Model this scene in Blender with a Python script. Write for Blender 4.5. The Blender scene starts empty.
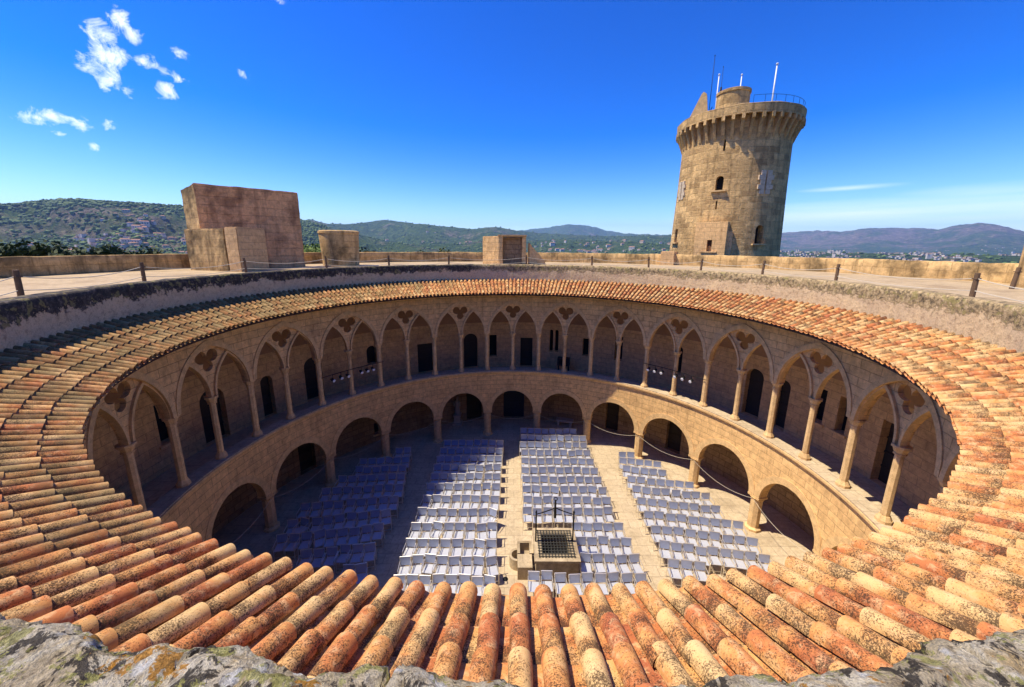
import bpy, bmesh, math, random
from mathutils import Vector, Matrix, noise
from mathutils.geometry import tessellate_polygon
PI = math.pi; R = math.radians
sc = bpy.context.scene
COL = sc.collection

# ------------------------------------------------------------------ camera
CAM = Vector((-0.169, -11.814, 12.397))
fw = Vector((0.0009177, 0.9775023, -0.2109227)); rt = Vector((0.9999757, 0.0005604, 0.0069477)); up = Vector((-0.0069096, 0.2109239, 0.9774781))
cd = bpy.data.cameras.new('camera'); cam = bpy.data.objects.new('camera', cd); COL.objects.link(cam)
M = Matrix((rt, up, -fw)).transposed().to_4x4(); M.translation = CAM; cam.matrix_world = M
cd.sensor_width = 36; cd.lens = 368.8 / 1024 * 36; cd.shift_y = -18.47 / 1024
cd.clip_start = 0.02; cd.clip_end = 60000
sc.camera = cam

# ------------------------------------------------------------------ light
SX, SY = 0.525, 0.015                       # metres a shadow moves per metre of height
sun_to = Vector((-SX, -SY, 1)).normalized()
w = bpy.data.worlds.new('World'); sc.world = w; w.use_nodes = True
nt = w.node_tree; nt.nodes.clear()
def N(t, typ, **kw):
    n = t.nodes.new(typ)
    for k, v in kw.items(): setattr(n, k, v)
    return n
wo = N(nt, 'ShaderNodeOutputWorld'); bg = N(nt, 'ShaderNodeBackground'); bg.inputs[1].default_value = 0.12
sky = N(nt, 'ShaderNodeTexSky', sky_type='NISHITA', sun_disc=False)
sky.sun_elevation = math.asin(sun_to.z); sky.sun_rotation = math.atan2(sun_to.x, sun_to.y)
sky.altitude = 300; sky.air_density = 1.0; sky.dust_density = 0.35; sky.ozone_density = 4.0
hs = N(nt, 'ShaderNodeHueSaturation'); hs.inputs['Saturation'].default_value = 1.30; hs.inputs['Hue'].default_value = 0.518; hs.inputs['Value'].default_value = 0.50
gm = N(nt, 'ShaderNodeGamma'); gm.inputs[1].default_value = 1.38
nt.links.new(sky.outputs[0], gm.inputs[0]); nt.links.new(gm.outputs[0], hs.inputs['Color'])
tc = N(nt, 'ShaderNodeTexCoord')
def vm(op, a, b=None, t=nt):
    n = N(t, 'ShaderNodeVectorMath', operation=op)
    for i, x in enumerate((a, b)):
        if x is None: continue
        if isinstance(x, (tuple, list, Vector)): n.inputs[i].default_value = x
        else: t.links.new(x, n.inputs[i])
    return n
def ma(op, a, b=0.0, t=nt, clamp=False):
    n = N(t, 'ShaderNodeMath', operation=op); n.use_clamp = clamp
    for i, x in enumerate((a, b)):
        if isinstance(x, (int, float)): n.inputs[i].default_value = x
        else: t.links.new(x, n.inputs[i])
    return n.outputs[0]
dirv = tc.outputs['Generated']
cn = N(nt, 'ShaderNodeTexNoise'); cn.inputs['Scale'].default_value = 36; cn.inputs['Detail'].default_value = 9; cn.inputs['Roughness'].default_value = 0.7; cn.inputs['Distortion'].default_value = 0.5
nt.links.new(dirv, cn.inputs['Vector'])
dens = None
# cumulus puffs: direction, radius (rad), flatten (vertical), strength
for d, rad, fl, st in [((-0.6365, 0.6864, 0.3518), 0.0216, 1.0, 1.00), ((-0.6584, 0.6777, 0.3276), 0.0280, 1.0, 1.00), ((-0.6296, 0.6993, 0.3384), 0.0223, 1.0, 0.85), ((-0.6652, 0.6841, 0.2992), 0.0321, 1.0, 1.00), ((-0.6815, 0.6748, 0.2834), 0.0250, 1.0, 0.90), ((-0.6873, 0.6666, 0.2884), 0.0163, 1.0, 0.70), ((-0.6744, 0.6889, 0.2657), 0.0242, 1.0, 0.95), ((-0.6630, 0.7035, 0.2562), 0.0161, 1.0, 0.70), ((-0.6289, 0.7155, 0.3042), 0.0198, 1.0, 0.75), ((-0.6181, 0.7294, 0.2931), 0.0149, 1.0, 0.60), ((-0.6238, 0.7342, 0.2679), 0.0227, 1.0, 0.80), ((-0.6030, 0.7434, 0.2893), 0.0153, 1.0, 0.65), ((-0.5904, 0.7386, 0.3254), 0.0168, 1.0, 0.65), ((-0.7371, 0.6464, 0.1972), 0.0312, 2.2, 0.90), ((-0.7492, 0.6343, 0.1905), 0.0356, 3.0, 0.75), ((-0.7171, 0.6699, 0.1925), 0.0188, 1.0, 0.90), ((-0.7211, 0.6634, 0.1996), 0.0118, 1.0, 0.70), ((-0.6940, 0.6927, 0.1962), 0.0125, 1.0, 0.60), ((-0.7146, 0.6807, 0.1613), 0.0106, 1.0, 0.85), ((-0.7379, 0.6525, 0.1724), 0.0117, 2.0, 0.60), ((-0.4312, 0.7900, 0.4358), 0.0251, 2.0, 0.50), ((-0.5171, 0.7956, 0.3156), 0.0237, 2.0, 0.40)]:
    s = vm('SUBTRACT', dirv, d); m = vm('MULTIPLY', s.outputs[0], (1, 1, fl)); L = vm('LENGTH', m.outputs[0])
    v = ma('MULTIPLY', ma('SUBTRACT', 1.0, ma('DIVIDE', L.outputs['Value'], rad), clamp=True), st)
    v = ma('POWER', v, 0.75)
    dens = v if dens is None else ma('MAXIMUM', dens, v)
puff = ma('MULTIPLY', ma('SUBTRACT', ma('ADD', ma('MULTIPLY', dens, 0.95), ma('MULTIPLY', cn.outputs['Fac'], 2.7)), 1.70), 1.15, clamp=True)
puff = ma('MULTIPLY', puff, ma('MULTIPLY', dens, 6.0, clamp=True))
# thin streaks low on the right
wm = vm('MULTIPLY', dirv, (2.2, 2.2, 42)); wn = N(nt, 'ShaderNodeTexNoise'); wn.inputs['Scale'].default_value = 1.0; wn.inputs['Detail'].default_value = 6
nt.links.new(wm.outputs[0], wn.inputs['Vector'])
wis = None
for d, rad, fl, st in [((.7086, .7028, .060), .42, 12.0, 1.35), ((.7711, .6294, .094), .12, 9.0, .8), ((.6505, .7511, .113), .09, 16.0, .75), ((.82, .56, .055), .2, 8.0, .9)]:
    s = vm('SUBTRACT', dirv, d); m = vm('MULTIPLY', s.outputs[0], (1, 1, fl)); L = vm('LENGTH', m.outputs[0])
    v = ma('MULTIPLY', ma('SUBTRACT', 1.0, ma('DIVIDE', L.outputs['Value'], rad), clamp=True), st)
    wis = v if wis is None else ma('MAXIMUM', wis, v)
wis = ma('MULTIPLY', ma('MULTIPLY', wis, ma('SUBTRACT', ma('MULTIPLY', wn.outputs['Fac'], 2.2), 0.45, clamp=True)), 1.0, clamp=True)
cov = ma('MAXIMUM', ma('MULTIPLY', puff, 0.97), ma('MULTIPLY', wis, 0.7))
mx = N(nt, 'ShaderNodeMix', data_type='RGBA'); mx.inputs['B'].default_value = (7.0, 7.2, 7.4, 1)
nt.links.new(cov, mx.inputs['Factor']); nt.links.new(hs.outputs[0], mx.inputs['A'])
nt.links.new(mx.outputs['Result'], bg.inputs[0]); nt.links.new(bg.outputs[0], wo.inputs[0])
sd = bpy.data.lights.new('sun', 'SUN'); sd.energy = 3.5; sd.angle = R(0.53); sd.color = (1.0, 0.88, 0.70)
so = bpy.data.objects.new('sun', sd); COL.objects.link(so); so.rotation_euler = sun_to.to_track_quat('Z', 'Y').to_euler(); so.location = (-40, 0, 80)
vs = sc.view_settings; vs.view_transform = 'Standard'; vs.look = 'None'; vs.exposure = 1.13; vs.gamma = 1; vs.use_curve_mapping = False
sc.render.engine = 'CYCLES'; cy = sc.cycles
cy.use_denoising = True; cy.denoiser = 'OPENIMAGEDENOISE'; cy.max_bounces = 8; cy.diffuse_bounces = 7; cy.volume_bounces = 0; cy.glossy_bounces = 3
cy.sample_clamp_indirect = 8; cy.use_fast_gi = False

# ------------------------------------------------------------------ materials
MATS = {}
def new_mat(name, rough=0.9, spec=0.3, metal=0.0):
    m = bpy.data.materials.new(name); m.use_nodes = True; t = m.node_tree
    b = t.nodes['Principled BSDF']; b.inputs['Roughness'].default_value = rough; b.inputs['Metallic'].default_value = metal
    b.inputs['Specular IOR Level'].default_value = spec
    MATS[name] = m; return m, t, b
def tex(t, scale, detail=5, rough=0.6, vec=None, dist=0.0):
    n = N(t, 'ShaderNodeTexNoise'); n.inputs['Scale'].default_value = scale; n.inputs['Detail'].default_value = detail
    n.inputs['Roughness'].default_value = rough; n.inputs['Distortion'].default_value = dist
    if vec is not None: t.links.new(vec, n.inputs['Vector'])
    return n.outputs['Fac']
def ramp(t, fac, stops):
    n = N(t, 'ShaderNodeValToRGB'); e = n.color_ramp.elements
    while len(e) < len(stops): e.new(0.5)
    for i, (p, c) in enumerate(stops):
        e[i].position = p; e[i].color = (c[0], c[1], c[2], 1) if isinstance(c, tuple) else (c, c, c, 1)
    t.links.new(fac, n.inputs[0]); return n.outputs[0]
def mix(t, fac, a, b, mode='MIX'):
    n = N(t, 'ShaderNodeMix', data_type='RGBA', blend_type=mode)
    for k, x in (('Factor', fac), ('A', a), ('B', b)):
        if isinstance(x, (int, float)): n.inputs[k].default_value = x if k == 'Factor' else (x, x, x, 1)
        elif isinstance(x, tuple): n.inputs[k].default_value = (*x, 1)
        else: t.links.new(x, n.inputs[k])
    return n.outputs['Result']
def bump(t, b, h, strength, dist):
    n = N(t, 'ShaderNodeBump'); n.inputs['Strength'].default_value = strength; n.inputs['Distance'].default_value = dist
    t.links.new(h, n.inputs['Height']); t.links.new(n.outputs[0], b.inputs['Normal'])
def geo(t): return N(t, 'ShaderNodeNewGeometry').outputs['Position']
def uvn(t): return N(t, 'ShaderNodeUVMap', uv_map='UVMap').outputs[0]
def stone(name, c1, c2, mortar, bw=0.62, bh=0.28, msize=0.012, dirt=(0.10, 0.075, 0.045), dirt_amt=0.55, bmp=0.6, joint=0.5, lo=.55, hi=.75, bd=.03, streak=0.):
    m, t, b = new_mat(name); P = geo(t); uv = uvn(t)
    wv = N(t, 'ShaderNodeVectorMath', operation='ADD'); wn_ = N(t, 'ShaderNodeTexNoise'); wn_.inputs['Scale'].default_value = 3.0
    t.links.new(P, wn_.inputs['Vector'])
    sc_ = vm('SCALE', wn_.outputs['Color'], None, t); sc_.inputs['Scale'].default_value = 0.05
    t.links.new(uv, wv.inputs[0]); t.links.new(sc_.outputs[0], wv.inputs[1])
    br = N(t, 'ShaderNodeTexBrick'); t.links.new(wv.outputs[0], br.inputs['Vector'])
    br.inputs['Scale'].default_value = 1; br.inputs['Brick Width'].default_value = bw; br.inputs['Row Height'].default_value = bh
    br.inputs['Mortar Size'].default_value = msize; br.inputs['Mortar Smooth'].default_value = 0.4; br.inputs['Bias'].default_value = 0.0
    br.inputs['Color1'].default_value = (*c1, 1); br.inputs['Color2'].default_value = (*c2, 1); br.inputs['Mortar'].default_value = (*mortar, 1)
    flat = tuple((a + b_) / 2 for a, b_ in zip(c1, c2))
    c = mix(t, joint, flat, br.outputs['Color'])
    big = tex(t, 0.7, 6, 0.65, P); c = mix(t, ramp(t, big, [(lo, 0.0), (hi, dirt_amt)]), c, dirt)
    if streak:
        sv = vm('MULTIPLY', P, (3.2, 3.2, .35), t).outputs[0]; c = mix(t, ramp(t, tex(t, 1.0, 5, .6, sv), [(.5, 0.), (.66, streak)]), c, dirt)
    med = tex(t, 5, 7, 0.7, P); c = mix(t, 0.8, c, ramp(t, med, [(0.3, (0.72, 0.68, 0.62)), (0.66, (1.3, 1.26, 1.18))]), 'MULTIPLY')
    pit = tex(t, 38, 4, 0.7, P); c = mix(t, 0.55, c, ramp(t, pit, [(0.36, (0.5, 0.46, 0.42)), (0.46, (1.0, 1.0, 1.0))]), 'MULTIPLY')
    t.links.new(c, b.inputs['Base Color'])
    h = ma('ADD', ma('MULTIPLY', br.outputs['Fac'], -0.7, t), ma('ADD', ma('MULTIPLY', med, 0.9, t), ma('MULTIPLY', pit, 0.4, t), t), t)
    bump(t, b, h, bmp, bd); return m
stone('arcade_stone', (0.76, 0.50, 0.225), (0.66, 0.425, 0.19), (0.40, 0.25, 0.11), .75, .30, .014, joint=.85, dirt=(0.210, 0.127, 0.055), dirt_amt=.5, streak=0.25)
stone('ashlar_trim', (0.693, 0.470, 0.226), (0.609, 0.412, 0.195), (0.441, 0.294, 0.140), .5, .6, .008, joint=.4, bmp=.35, dirt=(0.273, 0.176, 0.078), dirt_amt=.5)
stone('column_stone', (0.693, 0.490, 0.250), (0.609, 0.421, 0.211), (0.441, 0.294, 0.140), 9, 1.3, .008, joint=.3, bmp=.3, dirt=(0.263, 0.157, 0.070), dirt_amt=.6)
stone('gallery_stone', (.66, .44, .21), (.52, .34, .165), (.34, .225, .12), .7, .32, .014, joint=.6, dirt=(.2, .13, .07), dirt_amt=.5)
stone('tower_stone', (0.78, 0.53, 0.235), (0.46, 0.30, 0.13), (0.693, 0.490, 0.226), .95, .42, .03, joint=1.0, bmp=1.0, bd=.16, dirt=(0.137, 0.088, 0.035), dirt_amt=.6, streak=0.45)
stone('shaded_stone', (.36, .25, .14), (.25, .17, .10), (.15, .10, .06), .7, .32, .02, joint=.8, dirt=(.08, .055, .035), dirt_amt=.8)  # darker copy of the gallery stone, with shade put into its colour
stone('grey_ashlar', (.56, .47, .34), (.50, .42, .30), (.4, .3, .18), .5, .4, .01, joint=.4)
stone('pale_ashlar', (0.651, 0.451, 0.211), (0.567, 0.392, 0.187), (0.420, 0.294, 0.140), .5, .4, .01, joint=.4)
stone('outer_stone', (0.66, 0.45, 0.20), (0.525, 0.343, 0.140), (0.378, 0.245, 0.101), .8, .35, .01, joint=.7, bmp=.8, dirt=(0.105, 0.073, 0.031), dirt_amt=.8, lo=.46, hi=.62, streak=0.6)
stone('red_plaster', (.80, .46, .22), (.70, .38, .17), (.45, .27, .14), 1.0, .42, .012, joint=.35, bmp=.9, bd=.06, dirt=(.20, .10, .05), dirt_amt=.7, lo=.46, hi=.60, streak=.55)
stone('well_stone', (.46, .38, .26), (.40, .33, .22), (.25, .2, .13), .8, .5, .010, joint=.5, bmp=.5, dirt=(.2, .15, .09), dirt_amt=.7, lo=.45, hi=.65)
def banded():                                  # plaster below, dark lichened stones above (terrace inner wall)
    m, t, b = new_mat('weathered_wall'); P = geo(t)
    sx = N(t, 'ShaderNodeSeparateXYZ'); t.links.new(P, sx.inputs[0]); z = sx.outputs[2]
    n1 = tex(t, 1.6, 7, .7, P); n2 = tex(t, 9, 6, .7, P); n3 = tex(t, 42, 5, .7, P); n4 = tex(t, .5, 3, .5, P)
    az = ma('MULTIPLY', sx.outputs[0], -1.0, t)
    lvl = ma('ADD', ma('SUBTRACT', z, 10.87, t), ma('ADD', ma('MULTIPLY', ma('SUBTRACT', n1, .5, t), .85, t), ma('MULTIPLY', ma('SUBTRACT', n2, .5, t), .6, t), t), t)
    f = ma('MULTIPLY', lvl, 22.0, t, True)
    plaster = mix(t, ramp(t, n1, [(.35, 0.), (.65, 1.)]), (.70, .51, .27), (.58, .43, .25))
    plaster = mix(t, ramp(t, n2, [(.50, 0.), (.66, .75)]), plaster, (.34, .23, .12))
    lich = ramp(t, n2, [(.34, (.07, .055, .03)), (.44, (.20, .15, .08)), (.53, (.40, .29, .14)), (.66, (.58, .44, .24))])
    lich2 = ramp(t, n2, [(.3, (.020, .018, .014)), (.52, (.055, .045, .033)), (.62, (.14, .11, .08)), (.75, (.25, .2, .15))])
    side = ramp(t, ma('ADD', ma('MULTIPLY', sx.outputs[0], .05, t), n4, t), [(.28, 0.), (.50, 1.)])
    lich = mix(t, side, lich2, lich)
    lich = mix(t, ramp(t, tex(t, 4, 5, .6, P, 1.), [(.56, 0.), (.60, .7)]), lich, (.30, .25, .08))
    c = mix(t, f, plaster, lich)
    c = mix(t, .6, c, ramp(t, n3, [(.36, (.45, .43, .4)), (.52, (1., 1., 1.))]), 'MULTIPLY')
    t.links.new(c, b.inputs['Base Color'])
    h = ma('ADD', ma('MULTIPLY', n2, 1.0, t), ma('ADD', ma('MULTIPLY', n3, .35, t), ma('MULTIPLY', f, .8, t), t), t); bump(t, b, h, .65, .05); return m
banded()
def lichen_rock():
    m, t, b = new_mat('lichen_stone', .95, .2); P = geo(t)
    a = tex(t, 3.2, 8, .66, P, .4); a2 = tex(t, 9.5, 8, .7, P, .6); a3 = tex(t, 34, 6, .75, P); a4 = tex(t, 120, 4, .7, P)
    c = ramp(t, a, [(.36, (.44, .35, .21)), (.46, (.62, .52, .33)), (.53, (.74, .67, .49)), (.62, (.58, .43, .21))])
    c = mix(t, ramp(t, a2, [(.53, 0.), (.555, .92)]), c, (.06, .05, .038))
    v = N(t, 'ShaderNodeTexVoronoi'); v.inputs['Scale'].default_value = 9; t.links.new(P, v.inputs['Vector'])
    wv = ma('ADD', v.outputs['Distance'], ma('MULTIPLY', a3, .5, t), t)
    c = mix(t, ramp(t, wv, [(.44, .95), (.50, 0.)]), c, (.80, .78, .68))
    a5 = tex(t, 6.0, 6, .7, vm('ADD', P, (7.3, 1.1, 4.2), t).outputs[0], .3)
    c = mix(t, ramp(t, a5, [(.59, 0.), (.61, .9)]), c, (.58, .27, .03))
    a6 = tex(t, 11, 6, .7, vm('ADD', P, (2.3, 8.1, 1.2), t).outputs[0], .3)
    c = mix(t, ramp(t, a6, [(.55, 0.), (.57, .8)]), c, (.42, .40, .12))
    c = mix(t, .75, c, ramp(t, a3, [(.38, (.5, .47, .43)), (.52, (1.15, 1.15, 1.15))]), 'MULTIPLY')
    c = mix(t, .5, c, ramp(t, a4, [(.4, (.5, .5, .5)), (.55, (1.1, 1.1, 1.1))]), 'MULTIPLY')
    t.links.new(c, b.inputs['Base Color'])
    h = ma('ADD', ma('MULTIPLY', a2, 1.2, t), ma('ADD', ma('MULTIPLY', a3, .8, t), ma('MULTIPLY', a4, .3, t), t), t); bump(t, b, h, 1.0, .05); return m
lichen_rock()
def tiles_mat():
    m, t, b = new_mat('terracotta', .85, .25); P = geo(t)
    at = N(t, 'ShaderNodeAttribute', attribute_name='tone'); r1 = at.outputs['Fac']
    uv = uvn(t); su = N(t, 'ShaderNodeSeparateXYZ'); t.links.new(uv, su.inputs[0])
    off = N(t, 'ShaderNodeCombineXYZ'); t.links.new(ma('MULTIPLY', r1, 91., t), off.inputs[0]); t.links.new(ma('MULTIPLY', r1, 37., t), off.inputs[1])
    PP = vm('ADD', P, off.outputs[0], t).outputs[0]
    n0 = tex(t, 3.5, 4, .55, PP, .3); n1 = tex(t, 13, 6, .65, PP, .4)
    k = ma('ADD', ma('MULTIPLY', r1, .34, t), ma('MULTIPLY', n0, .86, t), t)
    k = ma('ADD', k, ma('MULTIPLY', ma('SUBTRACT', n1, .5, t), .25, t), t)
    c = ramp(t, k, [(.30, (.68, .47, .21)), (.48, (.66, .41, .16)), (.60, (.60, .29, .09)), (.70, (.51, .18, .055)), (.90, (.38, .11, .045))])
    c = mix(t, ramp(t, n1, [(.50, 0.), (.64, .6)]), c, (.72, .47, .22))
    # lichen specks: more on the upslope half and in patches
    s1 = tex(t, 88, 5, .8, P); s2 = tex(t, 5.5, 5, .6, PP); s3 = tex(t, 165, 3, .7, P)
    zone = ma('ADD', ma('MULTIPLY', s2, .46, t), ma('MULTIPLY', su.outputs[1], .11, t), t)
    sp = ma('MULTIPLY', ma('ADD', ma('SUBTRACT', s1, .775, t), zone, t), 14., t, True)
    sp2 = ma('MULTIPLY', ma('ADD', ma('SUBTRACT', s3, .835, t), zone, t), 10., t, True)
    c = mix(t, ma('MULTIPLY', ma('MAXIMUM', sp, sp2, t), .9, t), c, (.045, .024, .012))
    sxyz = N(t, 'ShaderNodeSeparateXYZ'); t.links.new(P, sxyz.inputs[0])
    moss = tex(t, 1.4, 5, .6, P)
    left = ramp(t, ma('ADD', ma('MULTIPLY', sxyz.outputs[0], -.03, t), moss, t), [(.60, 0.), (.80, .62)])
    c = mix(t, left, c, (.13, .10, .035))
    t.links.new(c, b.inputs['Base Color'])
    h = ma('ADD', ma('MULTIPLY', n1, .8, t), ma('ADD', ma('MULTIPLY', s1, .5, t), ma('MULTIPLY', s3, .2, t), t), t); bump(t, b, h, .6, .008); return m
tiles_mat()
def floor_mat():
    m, t, b = new_mat('paving'); P = geo(t)
    br = N(t, 'ShaderNodeTexBrick'); mp = vm('MULTIPLY', P, (1, 1, 0), t); t.links.new(mp.outputs[0], br.inputs['Vector'])
    br.inputs['Scale'].default_value = 1; br.inputs['Brick Width'].default_value = .75; br.inputs['Row Height'].default_value = .5; br.inputs['Mortar Size'].default_value = .012; br.inputs['Mortar Smooth'].default_value = .5
    br.inputs['Color1'].default_value = (.54, .44, .30, 1); br.inputs['Color2'].default_value = (.46, .375, .25, 1); br.inputs['Mortar'].default_value = (.24, .19, .13, 1)
    c = mix(t, .7, (.50, .41, .28), br.outputs['Color'])
    n = tex(t, .8, 7, .7, P); c = mix(t, ramp(t, n, [(.48, 0.), (.7, .6)]), c, (.28, .22, .14))
    n2 = tex(t, 7, 7, .75, P); c = mix(t, .7, c, ramp(t, n2, [(.3, (.6, .56, .5)), (.65, (1.15, 1.12, 1.05))]), 'MULTIPLY')
    t.links.new(c, b.inputs['Base Color']); bump(t, b, ma('ADD', n2, ma('MULTIPLY', br.outputs['Fac'], -.6, t), t), .5, .02); return m
floor_mat()
def simple(name, c, rough=.8, metal=0., spec=.3, var=.25, scale=12, bmp=.2):
    m, t, b = new_mat(name, rough, spec, metal); P = N(t, 'ShaderNodeTexCoord').outputs['Object']
    n = tex(t, scale, 6, .65, P); cc = mix(t, n, tuple(x * (1 - var) for x in c), tuple(min(1, x * (1 + var)) for x in c))
    t.links.new(cc, b.inputs['Base Color'])
    if bmp: bump(t, b, n, bmp, .01)
    return m
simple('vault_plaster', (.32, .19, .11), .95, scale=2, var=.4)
simple('deck_render', (.40, .31, .19), .9, scale=1.3, var=.3, bmp=.1)
stone('terrace_floor', (.44, .345, .21), (.38, .30, .18), (.28, .21, .12), 1.6, 1.1, .02, joint=.35, bmp=.2, dirt=(.24, .17, .09), dirt_amt=.7, lo=.47, hi=.68)
simple('post_wood', (.14, .085, .045), .85, var=.5, scale=14)
simple('door_wood', (.035, .026, .018), .75, var=.4, scale=9)
simple('beam_wood', (.055, .028, .016), .85, var=.4, scale=9)
simple('rope', (.52, .46, .34), .9, var=.2, scale=60)
simple('iron', (.018, .016, .015), .55, .6, var=.4, scale=20)
simple('grille_iron', (.06, .06, .05), .5, .4, var=.4, scale=20)
simple('dark_void', (.008, .008, .009), .9, bmp=0)
simple('bluelit_door', (.012, .02, .045), .5, bmp=0)  # blue light in the centre passage, put into the door's colour
simple('chair_metal', (.78, .74, .66), .35, .75, .5, .1, 30, 0)
simple('chair_sling', (.33, .38, .54), .38, .35, .7, .2, 5, 0)
simple('chair_seat', (.58, .60, .64), .36, .35, .8, .12, 5, 0)
simple('lamp_black', (.02, .02, .022), .5, bmp=0)
simple('lens', (.75, .78, .8), .2, bmp=0)
simple('pole_white', (.72, .73, .72), .5, bmp=0)
simple('house_wall', (.56, .51, .43), .9, var=.15, scale=.05, bmp=0)
simple('house_cream', (.50, .40, .28), .9, var=.15, scale=.05, bmp=0)
simple('house_roof', (.36, .19, .11), .9, var=.2, scale=.1, bmp=0)
simple('statue_stone', (.38, .32, .25), .85, scale=8)
simple('bark', (.07, .05, .035), .95, scale=6, bmp=.6)
def leaves(name, a, b_):
    m, t, b = new_mat(name, .75, .25); at = N(t, 'ShaderNodeAttribute', attribute_name='tone')
    t.links.new(mix(t, at.outputs['Fac'], a, b_), b.inputs['Base Color'])
leaves('pine_leaves', (.018, .032, .010), (.065, .085, .022)); leaves('green_leaves', (.05, .09, .015), (.13, .19, .03)); leaves('wood_leaves', (.035, .075, .018), (.13, .19, .045))
def terrain_mat():
    m, t, b = new_mat('hillside', .95, .1); P = geo(t)
    at = N(t, 'ShaderNodeAttribute', attribute_name='rock')
    n = tex(t, .0028, 10, .72, P); n2 = tex(t, .02, 8, .72, P); n3 = tex(t, .09, 5, .7, P)
    green = ramp(t, n2, [(.34, (.030, .060, .016)), (.5, (.065, .12, .03)), (.64, (.14, .19, .05))])
    rock = ramp(t, n2, [(.34, (.07, .08, .045)), (.5, (.20, .17, .12)), (.62, (.34, .28, .21))])
    f = ma('MULTIPLY', ma('ADD', ma('SUBTRACT', n, .62, t), ma('MULTIPLY', at.outputs['Fac'], .34, t), t), 9., t, True)
    c = mix(t, f, green, rock); c = mix(t, .8, c, ramp(t, n3, [(.36, (.5, .5, .5)), (.6, (1.25, 1.25, 1.2))]), 'MULTIPLY')
    t.links.new(c, b.inputs['Base Color']); bump(t, b, ma('ADD', ma('MULTIPLY', n, 4., t), ma('ADD', n2, ma('MULTIPLY', n3, .3, t), t), t), 1.0, 40.); return m
terrain_mat()

# ------------------------------------------------------------------ helpers
def link_mesh(name, V, F, mats, parent=None, uv=None, smooth=False, fm=None, tone=None, attr='tone'):
    me = bpy.data.meshes.new(name); me.from_pydata([tuple(v) for v in V], [], F)
    for m in (mats if isinstance(mats, (list, tuple)) else [mats]): me.materials.append(MATS[m])
    if uv: 
        l = me.uv_layers.new(name='UVMap'); l.data.foreach_set('uv', [x for p in uv for x in p])
    if fm: me.polygons.foreach_set('material_index', fm)
    if smooth is True: me.polygons.foreach_set('use_smooth', [True] * len(F))
    elif smooth: me.polygons.foreach_set('use_smooth', smooth)
    if tone: a = me.attributes.new(attr, 'FLOAT', 'FACE'); a.data.foreach_set('value', tone)
    me.validate(); me.update()
    o = bpy.data.objects.new(name, me); COL.objects.link(o)
    if parent: o.parent = parent
    return o
def tag(o, label, cat, group=None, kind=None):
    if label: o['label'] = label
    if cat: o['category'] = cat
    if group: o['group'] = group
    if kind: o['kind'] = kind
    return o
def empty(name, loc=(0, 0, 0), rz=0):
    o = bpy.data.objects.new(name, None); COL.objects.link(o); o.location = loc; o.rotation_euler = (0, 0, rz); o.empty_display_size = .2; return o
def bake(o):                                   # nothing but a name for readability
    return o
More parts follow.
